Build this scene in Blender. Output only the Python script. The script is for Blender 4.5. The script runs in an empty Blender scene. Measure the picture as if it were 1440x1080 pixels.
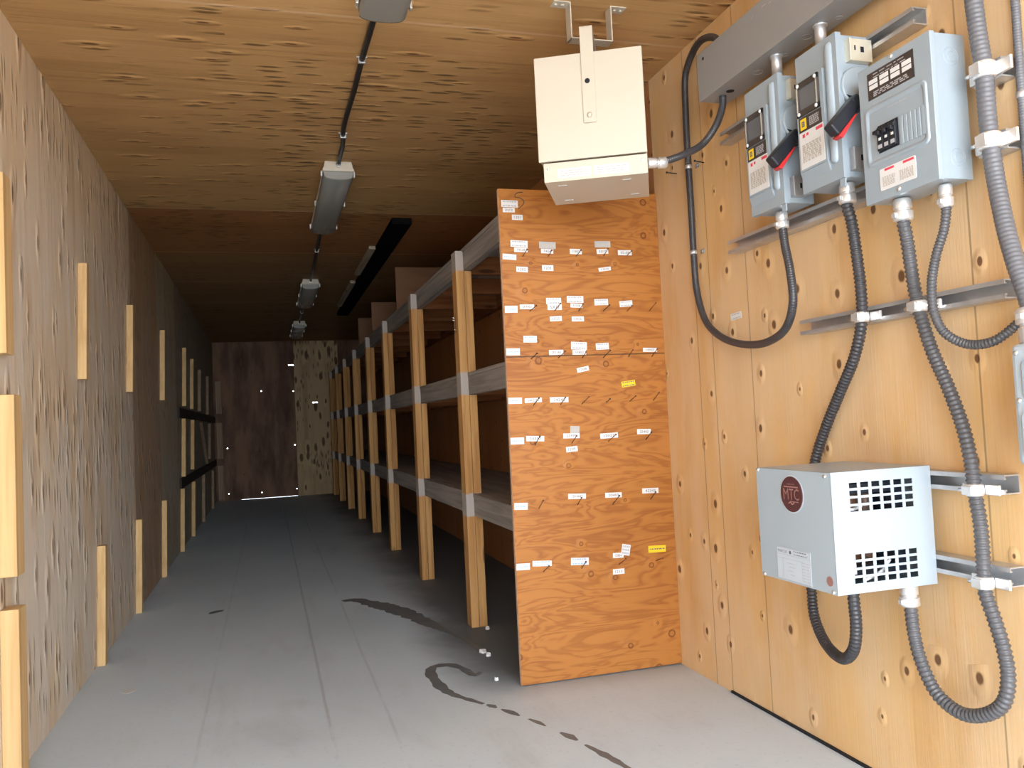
import bpy, bmesh, math, random
from mathutils import Vector, Matrix, Quaternion

SC = bpy.context.scene
COL = SC.collection
R = math.radians
rnd = random.Random(7)

# ------------------------------------------------------------------ scene objects
def tag(o, label, cat, group=None):
    o['label'] = label; o['category'] = cat
    if group: o['group'] = group
    return o

def thing(name, label, cat, loc=(0, 0, 0), rz=0.0, group=None):
    o = bpy.data.objects.new(name, None); COL.objects.link(o)
    o.empty_display_size = 0.05
    o.location = loc; o.rotation_euler = (0, 0, rz)
    o['off'] = loc
    return tag(o, label, cat, group)

_CN = {}
class MB:
    """Collects shapes and links them as one mesh object."""
    def __init__(s):
        s.bm = bmesh.new()
    def _f(s, vs, m, smooth=False):
        try:
            f = s.bm.faces.new(vs)
        except ValueError:
            return
        f.material_index = m; f.smooth = smooth
    def hexa(s, p, m=0):
        # p: 4 bottom + 4 top points
        v = [s.bm.verts.new(q) for q in p]
        for ix in ((3, 2, 1, 0), (4, 5, 6, 7), (0, 1, 5, 4), (1, 2, 6, 5), (2, 3, 7, 6), (3, 0, 4, 7)):
            s._f([v[i] for i in ix], m)
        return s
    def box(s, x0, x1, y0, y1, z0, z1, m=0):
        return s.hexa([(x0, y0, z0), (x1, y0, z0), (x1, y1, z0), (x0, y1, z0),
                       (x0, y0, z1), (x1, y0, z1), (x1, y1, z1), (x0, y1, z1)], m)
    def obox(s, O, ex, ey, ez, a, b, c, m=0):
        """oriented box centred at O with half sizes a,b,c along ex,ey,ez"""
        O = Vector(O); ex = Vector(ex).normalized() * a; ey = Vector(ey).normalized() * b; ez = Vector(ez).normalized() * c
        return s.hexa([O - ex - ey - ez, O + ex - ey - ez, O + ex + ey - ez, O - ex + ey - ez,
                       O - ex - ey + ez, O + ex - ey + ez, O + ex + ey + ez, O - ex + ey + ez], m)
    def rings(s, rings, m=0, cap=True, smooth=True):
        vr = [[s.bm.verts.new(q) for q in r] for r in rings]
        n = len(vr[0])
        for a, b in zip(vr, vr[1:]):
            for i in range(n):
                j = (i + 1) % n
                s._f([a[i], a[j], b[j], b[i]], m, smooth)
        if cap:
            s._f(list(reversed(vr[0])), m); s._f(vr[-1], m)
        return s
    def cyl(s, p0, p1, r0, r1=None, n=20, m=0, smooth=True, cap=True):
        p0 = Vector(p0); p1 = Vector(p1); r1 = r0 if r1 is None else r1
        d = (p1 - p0).normalized(); a = d.orthogonal().normalized(); b = d.cross(a)
        def ring(p, r): return [p + (a * math.cos(t) + b * math.sin(t)) * r for t in [2 * math.pi * i / n for i in range(n)]]
        return s.rings([ring(p0, r0), ring(p1, r1)], m, cap, smooth)
    def lathe(s, p0, d, prof, n=20, m=0):
        """prof: list of (distance along d, radius)"""
        p0 = Vector(p0); d = Vector(d).normalized(); a = d.orthogonal().normalized(); b = d.cross(a)
        rs = [[p0 + d * h + (a * math.cos(2 * math.pi * i / n) + b * math.sin(2 * math.pi * i / n)) * max(r, 1e-5) for i in range(n)] for h, r in prof]
        return s.rings(rs, m, True, True)
    def ring(s, c, d, r, w, h, n=24, m=0):
        """flat raised ring (knock-out) on a face with normal d"""
        c = Vector(c); d = Vector(d).normalized(); a = d.orthogonal().normalized(); b = d.cross(a)
        prof = [(r - w, 0), (r - w * .6, h), (r + w * .6, h), (r + w, 0)]
        rs = [[c + d * hh + (a * math.cos(2 * math.pi * i / n) + b * math.sin(2 * math.pi * i / n)) * rr for i in range(n)] for rr, hh in prof]
        return s.rings(rs, m, False, True)
    def tube(s, pts, r, n=12, step=0.01, pitch=None, amp=0.0, m=0):
        P = spline(pts, step)
        T = [(P[min(i + 1, len(P) - 1)] - P[max(i - 1, 0)]).normalized() for i in range(len(P))]
        a = T[0].orthogonal().normalized(); rs = []; dist = 0.0
        for i, p in enumerate(P):
            if i:
                q = T[i - 1].rotation_difference(T[i]); a = (q @ a); dist += (P[i] - P[i - 1]).length
            a = (a - T[i] * a.dot(T[i])).normalized(); b = T[i].cross(a)
            rr = r * (1 + amp * math.cos(2 * math.pi * dist / pitch)) if pitch else r
            rs.append([p + (a * math.cos(2 * math.pi * k / n) + b * math.sin(2 * math.pi * k / n)) * rr for k in range(n)])
        return s.rings(rs, m, True, True)
    def prism(s, poly, f, h0, h1, m=0, smooth=False):
        """poly: 2D outline, f(u,v,h) -> point"""
        return s.rings([[f(u, v, h0) for u, v in poly], [f(u, v, h1) for u, v in poly]], m, True, smooth)
    def text(s, txt, O, ex, ey, width, height, m=0, fit=True):
        vs, fs = glyphs(txt)
        if not vs: return s
        x0 = min(v[0] for v in vs); x1 = max(v[0] for v in vs); y0 = min(v[1] for v in vs); y1 = max(v[1] for v in vs)
        sx = width / max(x1 - x0, 1e-6); sy = height / max(y1 - y0, 1e-6)
        if not fit: sx = sy = min(sx, sy)
        O = Vector(O); ex = Vector(ex).normalized(); ey = Vector(ey).normalized()
        V = [s.bm.verts.new(O + ex * ((x - (x0 + x1) / 2) * sx) + ey * ((y - (y0 + y1) / 2) * sy)) for x, y in vs]
        for f in fs: s._f([V[i] for i in f], m)
        return s
    def build(s, name, mats, parent=None, bevel=0.0, local=False, seg=2, weld=False):
        off = Vector((0, 0, 0))
        if parent is not None and not local:
            o = parent
            while o is not None:
                if 'off' in o: off = Vector(o['off'])
                o = o.parent
        bm = s.bm
        if off.length: bmesh.ops.translate(bm, verts=bm.verts, vec=-off)
        bmesh.ops.recalc_face_normals(bm, faces=bm.faces)
        me = bpy.data.meshes.new(name); bm.to_mesh(me); bm.free()
        for mt in (mats if isinstance(mats, (list, tuple)) else [mats]): me.materials.append(mt)
        o = bpy.data.objects.new(name, me); COL.objects.link(o)
        if parent is not None: o.parent = parent
        if bevel:
            b = o.modifiers.new('bevel', 'BEVEL'); b.width = bevel; b.segments = seg; b.limit_method = 'ANGLE'; b.angle_limit = R(40)
        return o
    def solo(s, name, mats, label, cat, org, group=None, bevel=0.0):
        """a top-level thing that is one mesh, with its origin at org"""
        bmesh.ops.translate(s.bm, verts=s.bm.verts, vec=-Vector(org))
        o = s.build(name, mats, None, bevel); o.location = org
        return tag(o, label, cat, group)

def spline(pts, step):
    P = [Vector(p) for p in pts]
    if len(P) == 2:
        n = max(2, int((P[1] - P[0]).length / step)); return [P[0].lerp(P[1], i / n) for i in range(n + 1)]
    P = [P[0] * 2 - P[1]] + P + [P[-1] * 2 - P[-2]]
    out = []
    for i in range(1, len(P) - 2):
        p0, p1, p2, p3 = P[i - 1:i + 3]
        t0 = 0; t1 = t0 + max((p1 - p0).length, 1e-5) ** .5; t2 = t1 + max((p2 - p1).length, 1e-5) ** .5; t3 = t2 + max((p3 - p2).length, 1e-5) ** .5
        n = max(1, int(round((p2 - p1).length / step)))
        for k in range(n):
            t = t1 + (t2 - t1) * k / n
            A1 = p0 * ((t1 - t) / (t1 - t0)) + p1 * ((t - t0) / (t1 - t0)); A2 = p1 * ((t2 - t) / (t2 - t1)) + p2 * ((t - t1) / (t2 - t1)); A3 = p2 * ((t3 - t) / (t3 - t2)) + p3 * ((t - t2) / (t3 - t2))
            B1 = A1 * ((t2 - t) / (t2 - t0)) + A2 * ((t - t0) / (t2 - t0)); B2 = A2 * ((t3 - t) / (t3 - t1)) + A3 * ((t - t1) / (t3 - t1))
            out.append(B1 * ((t2 - t) / (t2 - t1)) + B2 * ((t - t1) / (t2 - t1)))
    out.append(P[-2]); return out

_G = {}
def glyphs(txt):
    if txt in _G: return _G[txt]
    cu = bpy.data.curves.new('lettering', 'FONT'); cu.body = txt; cu.size = 1.0; cu.resolution_u = 2
    o = bpy.data.objects.new('lettering', cu); COL.objects.link(o)
    bpy.context.view_layer.update()
    ev = o.evaluated_get(bpy.context.evaluated_depsgraph_get()); me = ev.to_mesh()
    vs = [(v.co.x, v.co.y) for v in me.vertices]; fs = [tuple(p.vertices) for p in me.polygons]
    ev.to_mesh_clear(); bpy.data.objects.remove(o); bpy.data.curves.remove(cu)
    _G[txt] = (vs, fs); return _G[txt]

def rrect(w, h, r, n=5):
    out = []
    for cx, cy, a0 in ((w / 2 - r, h / 2 - r, 0), (-w / 2 + r, h / 2 - r, 90), (-w / 2 + r, -h / 2 + r, 180), (w / 2 - r, -h / 2 + r, 270)):
        for i in range(n + 1):
            a = R(a0 + 90 * i / n); out.append((cx + r * math.cos(a), cy + r * math.sin(a)))
    return out

# ------------------------------------------------------------------ materials
class N:
    """tiny node helper"""
    def __init__(s, name):
        s.mat = bpy.data.materials.new(name); s.mat.use_nodes = True
        s.t = s.mat.node_tree; s.b = s.t.nodes['Principled BSDF']
    def n(s, typ, **kw):
        nd = s.t.nodes.new(typ)
        for k, v in kw.items(): setattr(nd, k, v)
        return nd
    def put(s, sock, v):
        if isinstance(v, bpy.types.NodeSocket): s.t.links.new(v, sock)
        elif v is not None: sock.default_value = v
    def math(s, op, a, b=None, c=None, clamp=False):
        nd = s.n('ShaderNodeMath', operation=op, use_clamp=clamp)
        s.put(nd.inputs[0], a); s.put(nd.inputs[1], b); s.put(nd.inputs[2], c); return nd.outputs[0]
    def mix(s, f, a, b, mode='MIX'):
        nd = s.n('ShaderNodeMix', data_type='RGBA', blend_type=mode)
        s.put(nd.inputs[0], f); s.put(nd.inputs[6], a if isinstance(a, bpy.types.NodeSocket) else (*a, 1)); s.put(nd.inputs[7], b if isinstance(b, bpy.types.NodeSocket) else (*b, 1))
        return nd.outputs[2]
    def smooth(s, x, e0, e1):
        nd = s.n('ShaderNodeMapRange', interpolation_type='SMOOTHSTEP')
        s.put(nd.inputs[0], x); s.put(nd.inputs[1], e0); s.put(nd.inputs[2], e1); s.put(nd.inputs[3], 0.0); s.put(nd.inputs[4], 1.0)
        return nd.outputs[0]
    def coords(s): return s.n('ShaderNodeTexCoord').outputs['Object']
    def scale(s, v, k):
        nd = s.n('ShaderNodeVectorMath', operation='MULTIPLY'); s.put(nd.inputs[0], v); nd.inputs[1].default_value = k; return nd.outputs[0]
    def noise(s, v, scale=1.0, detail=3.0, rough=.55, dist=0.0):
        nd = s.n('ShaderNodeTexNoise'); s.put(nd.inputs['Vector'], v); nd.inputs['Scale'].default_value = scale; nd.inputs['Detail'].default_value = detail
        nd.inputs['Roughness'].default_value = rough; nd.inputs['Distortion'].default_value = dist; return nd.outputs['Fac']
    def bump(s, h, strength=.3, dist=.002):
        nd = s.n('ShaderNodeBump'); nd.inputs['Strength'].default_value = strength; nd.inputs['Distance'].default_value = dist
        s.put(nd.inputs['Height'], h); s.t.links.new(nd.outputs[0], s.b.inputs['Normal'])
    def ramp(s, x, stops, const=False):
        nd = s.n('ShaderNodeValToRGB'); cr = nd.color_ramp
        if const: cr.interpolation = 'CONSTANT'
        while len(cr.elements) < len(stops): cr.elements.new(.5)
        for e, (p, c) in zip(cr.elements, stops): e.position = p; e.color = (*c, 1)
        s.put(nd.inputs[0], x); return nd.outputs[0]
    def done(s, col, rough=.6, metal=0.0, spec=None):
        s.put(s.b.inputs['Base Color'], col if isinstance(col, bpy.types.NodeSocket) else (*col, 1))
        s.put(s.b.inputs['Roughness'], rough); s.put(s.b.inputs['Metallic'], metal)
        if spec is not None: s.b.inputs['Specular IOR Level'].default_value = spec
        return s.mat

def plain(name, col, rough=.5, metal=0.0, var=.06, sc=20.0, bump=0.0):
    """painted or moulded surface with slight unevenness"""
    k = N(name); c = k.coords(); n1 = k.noise(c, sc, 3)
    d = tuple(max(0, x * (1 - var * 2)) for x in col); l = tuple(min(1, x * (1 + var * 2)) for x in col)
    col_ = k.mix(n1, d, l)
    r = k.math('MULTIPLY_ADD', n1, .15, rough - .07, clamp=True)
    if bump: k.bump(k.noise(c, sc * 8, 2), bump, .001)
    return k.done(col_, r, metal)

def ply(name, axes, dark, light, knot=(.10, .045, .018), contour=7.0, cs=(.7, 5.0), cmix=.5, fibre=.35, knots=(1.5, 6.0, .45, .05), grey=None, greyamt=.0,
        sheet_and_shade_tones=None, seams=None, rough=.62, bumpk=.5, ringed=False, halo=.5, ticks=0.0, stripes=0.0, blotk=1.3, warp=.25, greyz=None, seamcol=(.03, .018, .010), seamamt=.75, seamw=1.0):
    """plywood face: cathedral grain as contour lines of a stretched noise, fine fibres, knots, sheet joints"""
    k = N(name); c = k.coords()
    sp = k.n('ShaderNodeSeparateXYZ'); k.put(sp.inputs[0], c)
    ax = {'x': sp.outputs[0], 'y': sp.outputs[1], 'z': sp.outputs[2]}
    w = [a for a in 'xyz' if a not in axes][0]
    cb = k.n('ShaderNodeCombineXYZ'); u, v = ax[axes[0]], ax[axes[1]]
    k.put(cb.inputs[0], u); k.put(cb.inputs[1], v); k.put(cb.inputs[2], k.math('MULTIPLY', ax[w], .3)); C = cb.outputs[0]
    low = k.noise(k.scale(C, (cs[0], cs[1], 1)), 1.0, 3.0, .5, warp)
    ph = k.math('MULTIPLY', low, contour * 6.2832)
    # knots (2D cells stretched along the grain)
    ku, kv, thr, kr = knots
    vo = k.n('ShaderNodeTexVoronoi', voronoi_dimensions='2D', feature='F1'); wob = k.noise(k.scale(C, (9, 30, 1)), 1.0, 2)
    vs = k.scale(C, (ku, kv, 0)); vo.inputs['Scale'].default_value = 1.0; k.put(vo.inputs['Vector'], vs)
    d = k.math('MULTIPLY_ADD', k.math('SUBTRACT', wob, .5), kr * 1.1, vo.outputs['Distance'])
    sc_ = k.n('ShaderNodeSeparateColor'); k.put(sc_.inputs[0], vo.outputs['Color'])
    on = k.math('GREATER_THAN', sc_.outputs[0], thr)
    size = k.math('MULTIPLY_ADD', sc_.outputs[1], kr, kr * .55)
    kn = k.math('MULTIPLY', k.math('SUBTRACT', 1.0, k.smooth(d, k.math('MULTIPLY', size, .55), size)), on)
    hl = k.math('MULTIPLY', k.math('SUBTRACT', 1.0, k.smooth(d, size, k.math('MULTIPLY', size, 3.0))), on)
    ph = k.math('MULTIPLY_ADD', hl, 3.0, ph)
    lines = k.math('MULTIPLY_ADD', k.math('SINE', ph), .5, .5)
    lines = k.math('POWER', lines, 2.0)
    fib = k.noise(k.scale(C, (2.5, 160, 40)), 1.0, 4, .65)
    blot = k.noise(k.scale(C, (1.1, 3.0, 1)), 1.0, 3, .5)
    t = k.math('ADD', k.math('MULTIPLY', lines, cmix), k.math('ADD', k.math('MULTIPLY', k.math('SUBTRACT', fib, .5), fibre * 2), k.math('MULTIPLY', k.math('SUBTRACT', blot, .45), blotk)), clamp=True)
    col = k.mix(t, light, dark)
    if halo: col = k.mix(k.math('MULTIPLY', hl, halo), col, tuple(min(1, a * 1.18) for a in light))
    if stripes:
        st = k.noise(k.scale(C, (.35, 22, 4)), 1.0, 3, .6)
        col = k.mix(k.math('MULTIPLY', k.smooth(st, .48, .68), stripes), col, tuple(a * .42 for a in dark))
    if grey:
        g = k.noise(k.scale(C, (1.3, 4.5, 1)), 1.0, 5, .62)
        gm = k.smooth(g, .36, .62)
        if greyz: gm = k.math('MULTIPLY', k.math('ADD', gm, .25, clamp=True), k.smooth(u, greyz[0], greyz[1]))
        col = k.mix(k.math('MULTIPLY', gm, greyamt), col, grey)
    if ringed:
        core = k.math('MULTIPLY', k.math('SUBTRACT', 1.0, k.smooth(d, k.math('MULTIPLY', size, .4), k.math('MULTIPLY', size, .62))), on)
        kn = k.math('SUBTRACT', kn, k.math('MULTIPLY', core, .8), clamp=True)
    col = k.mix(k.math('MULTIPLY', kn, .92), col, knot)
    if ticks:
        v2 = k.n('ShaderNodeTexVoronoi', voronoi_dimensions='2D', feature='F1'); v2.inputs['Scale'].default_value = 1.0
        k.put(v2.inputs['Vector'], k.scale(C, (6.0, 26, 0)))
        s2 = k.n('ShaderNodeSeparateColor'); k.put(s2.inputs[0], v2.outputs['Color'])
        zone = k.smooth(k.noise(k.scale(C, (1.6, .9, 1)), 1.0, 2, .5), .46, .60)
        tk = k.math('MULTIPLY', k.math('MULTIPLY', k.math('SUBTRACT', 1.0, k.smooth(k.math('MULTIPLY_ADD', k.math('SUBTRACT', wob, .5), .2, v2.outputs['Distance']), .10, .34)), k.math('GREATER_THAN', s2.outputs[0], .35)), zone)
        col = k.mix(k.math('MULTIPLY', tk, ticks), col, tuple(a * .35 for a in dark))
    if sheet_and_shade_tones:
        span, stops = sheet_and_shade_tones
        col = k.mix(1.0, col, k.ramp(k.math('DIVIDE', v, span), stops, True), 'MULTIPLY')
    if seams:
        ln = None
        for y in seams:
            q = k.math('SUBTRACT', 1.0, k.smooth(k.math('ABSOLUTE', k.math('SUBTRACT', v, y)), .0015 * seamw, .0035 * seamw))
            ln = q if ln is None else k.math('MAXIMUM', ln, q)
        col = k.mix(k.math('MULTIPLY', ln, seamamt), col, seamcol)
    h = k.math('ADD', k.math('MULTIPLY', fib, .35), k.math('ADD', k.math('MULTIPLY', lines, .25), k.math('MULTIPLY', hl, 1.3)))
    if ticks: h = k.math('ADD', h, k.math('MULTIPLY', tk, 1.0))
    k.bump(h, bumpk, .004)
    return k.done(col, k.math('MULTIPLY_ADD', fib, .15, rough - .05), 0.0, .3)

def timber(name, axis, dark, light, paint=None, bands=(), knotted=True):
    """sawn softwood with grain along axis; bands: painted zones in z"""
    k = N(name); c = k.coords()
    S = {'x': (1.6, 34, 34), 'y': (34, 1.6, 34), 'z': (34, 34, 1.6)}[axis]
    K = {'x': (3, 12, 12), 'y': (12, 3, 12), 'z': (12, 12, 3)}[axis]
    g = k.noise(k.scale(c, S), 1.0, 4, .6, .6); b = k.noise(c, 3.0, 3)
    col = k.mix(k.smooth(g, .34, .68), light, dark); col = k.mix(k.math('MULTIPLY', b, .35), col, dark)
    vo = k.n('ShaderNodeTexVoronoi', feature='F1'); vo.inputs['Scale'].default_value = 1.0; k.put(vo.inputs['Vector'], k.scale(c, K))
    sc_ = k.n('ShaderNodeSeparateColor'); k.put(sc_.inputs[0], vo.outputs['Color'])
    kn = k.math('MULTIPLY', k.math('SUBTRACT', 1.0, k.smooth(vo.outputs['Distance'], .10, .2)), k.math('GREATER_THAN', sc_.outputs[0], .72))
    if knotted: col = k.mix(k.math('MULTIPLY', kn, .85), col, tuple(a * .3 for a in dark))
    if paint:
        sp = k.n('ShaderNodeSeparateXYZ'); k.put(sp.inputs[0], c); z = sp.outputs[2]; m = None
        wob = k.math('MULTIPLY_ADD', k.noise(c, 40, 2), .016, -.008)
        for z0, z1 in bands:
            q = k.math('SUBTRACT', 1.0, k.smooth(k.math('ADD', k.math('ABSOLUTE', k.math('SUBTRACT', z, (z0 + z1) / 2)), wob), (z1 - z0) / 2 - .006, (z1 - z0) / 2 + .006))
            m = q if m is None else k.math('MAXIMUM', m, q)
        col = k.mix(k.math('MULTIPLY', m, k.smooth(b, .15, .45)), col, paint)
    k.bump(g, .25, .002)
    return k.done(col, .7, 0.0, .25)
EXPOSURE = 3.08

# ------------------------------------------------------------------ palette
W, H, YN, YF = 2.243, 2.30, -0.90, 12.74      # inner width, height, open end, closed end
M = {}
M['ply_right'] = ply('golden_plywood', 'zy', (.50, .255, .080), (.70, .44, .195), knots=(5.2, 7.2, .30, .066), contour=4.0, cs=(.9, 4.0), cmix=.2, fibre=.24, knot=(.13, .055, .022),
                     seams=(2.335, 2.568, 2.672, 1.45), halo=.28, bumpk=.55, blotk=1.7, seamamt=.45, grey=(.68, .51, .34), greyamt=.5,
                     sheet_and_shade_tones=(13, [(0, (1, 1, 1)), (2.945 / 13, (.62, .40, .27))]))  # last tone paints the shade behind the shelving into the wood colour
M['ply_left'] = ply('weathered_plywood', 'zy', (.50, .355, .215), (.72, .55, .355), knots=(3.2, 10.0, .30, .09), contour=4.0, cs=(.5, 5.0), cmix=.3, fibre=.4, knot=(.20, .13, .085),
                    grey=(.70, .63, .54), greyamt=.9, seamcol=(.50, .40, .30), seams=(3.9, 5.14, 6.37, 7.6, 8.83, 10.06, 11.29), ticks=.5, bumpk=.9, halo=.4, stripes=.28, greyz=(2.5, 1.3),  # grey weathering fades upward, painting in the warm bounce from the ceiling
                    sheet_and_shade_tones=(13, [(0, (1, 1, 1)), (3.9 / 13, (.96, .94, .92)), (5.14 / 13, (.60, .50, .42)), (6.37 / 13, (.66, .66, .62)), (7.6 / 13, (.5, .5, .5))]))
M['ply_ceiling'] = ply('ceiling_plywood', 'xy', (.33, .175, .065), (.50, .30, .125), knots=(3.0, 11.0, .45, .07), contour=4.0, cs=(.5, 7.0), cmix=.3, fibre=.45, knot=(.13, .055, .02),
                       seamcol=(.60, .40, .24), seamw=2.6, seams=(2.645, 5.125, 6.35, 7.58, 8.8), ticks=.7, bumpk=.9, halo=.35,
                       sheet_and_shade_tones=(13, [(0, (1.08, 1.08, 1.08)), (2.645 / 13, (.98, .95, .92)), (3.88 / 13, (.92, .90, .85)), (5.125 / 13, (.66, .48, .37)), (6.35 / 13, (.60, .55, .5))]))
M['ply_panel'] = ply('orange_plywood', 'xz', (.22, .062, .011), (.41, .160, .034), knots=(6.5, 6.5, .45, .085), contour=8.0, cs=(2.4, 13.0), cmix=.5, fibre=.25, knot=(.11, .028, .008),
                     seams=(1.207,), ringed=True, rough=.45, halo=.2, bumpk=.3, blotk=1.0, warp=.9)
M['ply_edge'] = plain('plywood_edge', (.55, .36, .24), .7, 0, .15, 60)
M['ply_shelf'] = ply('shelf_plywood', 'xz', (.10, .045, .018), (.18, .085, .04), contour=4, cmix=.5)
M['ply_dark'] = ply('stained_plywood', 'zx', (.035, .014, .009), (.13, .058, .035), contour=2.0, cs=(1.0, 2.0), cmix=.5, grey=(.30, .17, .10), greyamt=.6)
M['ply_end'] = ply('pale_plywood', 'zx', (.30, .19, .09), (.48, .34, .19), knots=(3.2, 9, .15, .2), contour=4, cmix=.4, ticks=.8)
M['stud'] = timber('stud_timber', 'z', (.42, .20, .065), (.64, .36, .135), paint=(.43, .38, .345), bands=((.524, .632), (1.104, 1.212), (1.704, 1.812)))
M['beam'] = timber('painted_beam', 'y', (.22, .20, .185), (.37, .335, .31), knotted=False)
M['joist'] = timber('joist_timber', 'x', (.22, .075, .025), (.36, .15, .055))
M['ledger'] = timber('ledger_timber', 'y', (.20, .07, .022), (.32, .13, .05))
M['batten'] = timber('batten_timber', 'z', (.52, .33, .145), (.67, .46, .225))
M['batten_old'] = timber('grey_batten_timber', 'z', (.22, .15, .10), (.38, .27, .18))
_k = N('black_painted_timber'); M['black_timber'] = _k.done(_k.mix(_k.noise(_k.coords(), 12, 3), (.004, .004, .004), (.010, .009, .009)), .95, 0, .02)
M['dark_strip'] = timber('dark_stained_timber', 'y', (.018, .015, .012), (.035, .029, .024), knotted=False)
M['pale_board'] = timber('pale_board_timber', 'y', (.30, .24, .18), (.48, .40, .31))
M['enamel'] = plain('grey_enamel', (.30, .355, .40), .30, 0, .015, 3)
M['enamel_light'] = plain('pale_grey_enamel', (.37, .43, .475), .36, 0, .012, 3)
M['enamel_warm'] = plain('dull_grey_enamel', (.265, .26, .255), .4, 0, .03, 4)
M['cream'] = plain('cream_enamel', (.53, .475, .385), .38, 0, .012, 3)
M['zinc'] = plain('galvanised_steel', (.56, .56, .57), .42, .75, .08, 30)
M['silver'] = plain('cast_zinc', (.78, .78, .78), .33, .7, .06, 60)
M['steel'] = plain('bright_steel', (.85, .85, .84), .25, .85, .03, 40)
M['brass'] = plain('pale_plated_steel', (.80, .76, .63), .35, .6, .04, 40)
M['black_pvc'] = plain('black_sheath', (.020, .018, .019), .38, 0, .1, 30)
M['grey_pvc'] = plain('grey_sheath', (.085, .083, .088), .38, 0, .1, 30)
M['dark_pvc'] = plain('charcoal_sheath', (.045, .043, .047), .36, 0, .1, 30)
M['pale_pvc'] = plain('pale_grey_sheath', (.12, .122, .135), .42, 0, .1, 30)
M['white'] = plain('white_paper', (.68, .68, .68), .6, 0, .02, 60)
M['faded'] = plain('faded_paper', (.46, .43, .39), .7, 0, .06, 60)
M['yellow'] = plain('yellow_paper', (.80, .56, .015), .6, 0, .02, 60)
M['ink'] = plain('black_ink', (.12, .12, .13), .6, 0, 0)
M['ink_soft'] = plain('grey_print', (.40, .40, .42), .6, 0, 0)
M['ink_blue'] = plain('blue_ink', (.30, .46, .68), .6, 0, 0)
M['red'] = plain('red_plastic', (.50, .030, .030), .4, 0, .03)
M['red_print'] = plain('red_print', (.66, .06, .10), .5, 0, 0)
M['black'] = plain('black_plastic', (.018, .020, .026), .35, 0, .05)
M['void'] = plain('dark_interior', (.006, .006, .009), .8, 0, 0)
M['brown_print'] = plain('dark_brown_print', (.045, .034, .030), .45, 0, .03)
M['badge'] = plain('maroon_badge', (.085, .028, .028), .4, 0, .05)
M['badge_relief'] = plain('badge_relief', (.30, .15, .13), .4, 0, .05)
M['copper'] = plain('varnished_winding', (.16, .07, .035), .4, 0, .15)
M['core'] = plain('core_steel', (.03, .035, .05), .4, .3, .1)
M['rust'] = plain('rusty_nail', (.16, .07, .035), .55, .4, .15, 200)
M['nail_dark'] = plain('dark_nail', (.05, .045, .045), .45, .5, .1, 200)
M['plate'] = plain('printed_plate', (.50, .56, .62), .5, 0, .02)
M['tube'] = plain('white_glass_tube', (.80, .79, .76), .2, 0, 0)
M['ground'] = plain('pale_gravel', (.50, .49, .47), .95, 0, .2, 3)
M['scrap'] = plain('white_scrap', (.75, .74, .72), .7, 0, .05)

def glass(name, col, rough, alpha):
    k = N(name); k.b.inputs['Base Color'].default_value = (*col, 1); k.b.inputs['Roughness'].default_value = rough
    k.b.inputs['Alpha'].default_value = alpha; c = k.coords()
    w = k.n('ShaderNodeTexWave', wave_type='BANDS', bands_direction='Y'); w.inputs['Scale'].default_value = 60; k.put(w.inputs['Vector'], c)
    k.bump(w.outputs['Fac'], .15, .001); return k.mat
M['lens'] = glass('prismatic_lens', (.32, .315, .29), .25, .82)
M['window'] = glass('smoked_window', (.16, .16, .17), .08, .45)

def floor_mat():
    k = N('grey_painted_floor'); c = k.coords()
    n1 = k.noise(c, .9, 5, .6, .4); n2 = k.noise(k.scale(c, (6, 1.4, 1)), 1.0, 5, .62); n3 = k.noise(c, 60, 3)
    col = k.mix(k.smooth(n1, .25, .75), (.54, .635, .715), (.61, .71, .79))
    col = k.mix(k.math('MULTIPLY', k.smooth(n2, .52, .78), .3), col, (.36, .378, .39))
    n4 = k.noise(k.scale(c, (1.6, 1.1, 1)), 1.0, 4, .6, .8)
    col = k.mix(k.math('MULTIPLY', k.smooth(n4, .60, .76), .22), col, (.24, .245, .25))
    col = k.mix(k.math('MULTIPLY', k.smooth(n3, .55, .75), .12), col, (.12, .12, .12))
    sx = k.n('ShaderNodeSeparateXYZ'); k.put(sx.inputs[0], c); wv = k.math('MULTIPLY_ADD', k.noise(c, 3.0, 2), .008, sx.outputs[0])
    for X0, amt in ((.905, .35), (1.10, .22), (.50, .15)):
        ln = k.math('SUBTRACT', 1.0, k.smooth(k.math('ABSOLUTE', k.math('SUBTRACT', wv, X0)), .002, .009))
        col = k.mix(k.math('MULTIPLY', k.math('MULTIPLY', ln, k.smooth(n2, .38, .5)), amt), col, (.2, .2, .205))
    # dirty smudges plus painted-in shade under and along the shelving
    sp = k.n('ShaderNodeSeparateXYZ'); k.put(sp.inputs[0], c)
    u = k.math('MULTIPLY_ADD', n1, .5, k.math('SUBTRACT', sp.outputs[0], .25)); dirt_shade = k.math('MULTIPLY', k.smooth(u, 1.30, 1.66), k.smooth(sp.outputs[1], 2.75, 3.15))
    col = k.mix(k.math('MULTIPLY', dirt_shade, .82), col, (.055, .056, .060))
    k.bump(n3, .12, .001)
    return k.done(col, k.math('MULTIPLY_ADD', n1, .3, .42), 0, .35)
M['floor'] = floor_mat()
def stain_mat():
    k = N('damp_stain'); c = k.coords(); n = k.noise(c, 14, 4); 
    return k.done(k.mix(n, (.105, .113, .12), (.20, .212, .222)), .5)
M['stain'] = stain_mat()
M['scuff'] = plain('pale_scuff', (.60, .63, .64), .7, 0, .05, 40)

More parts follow.
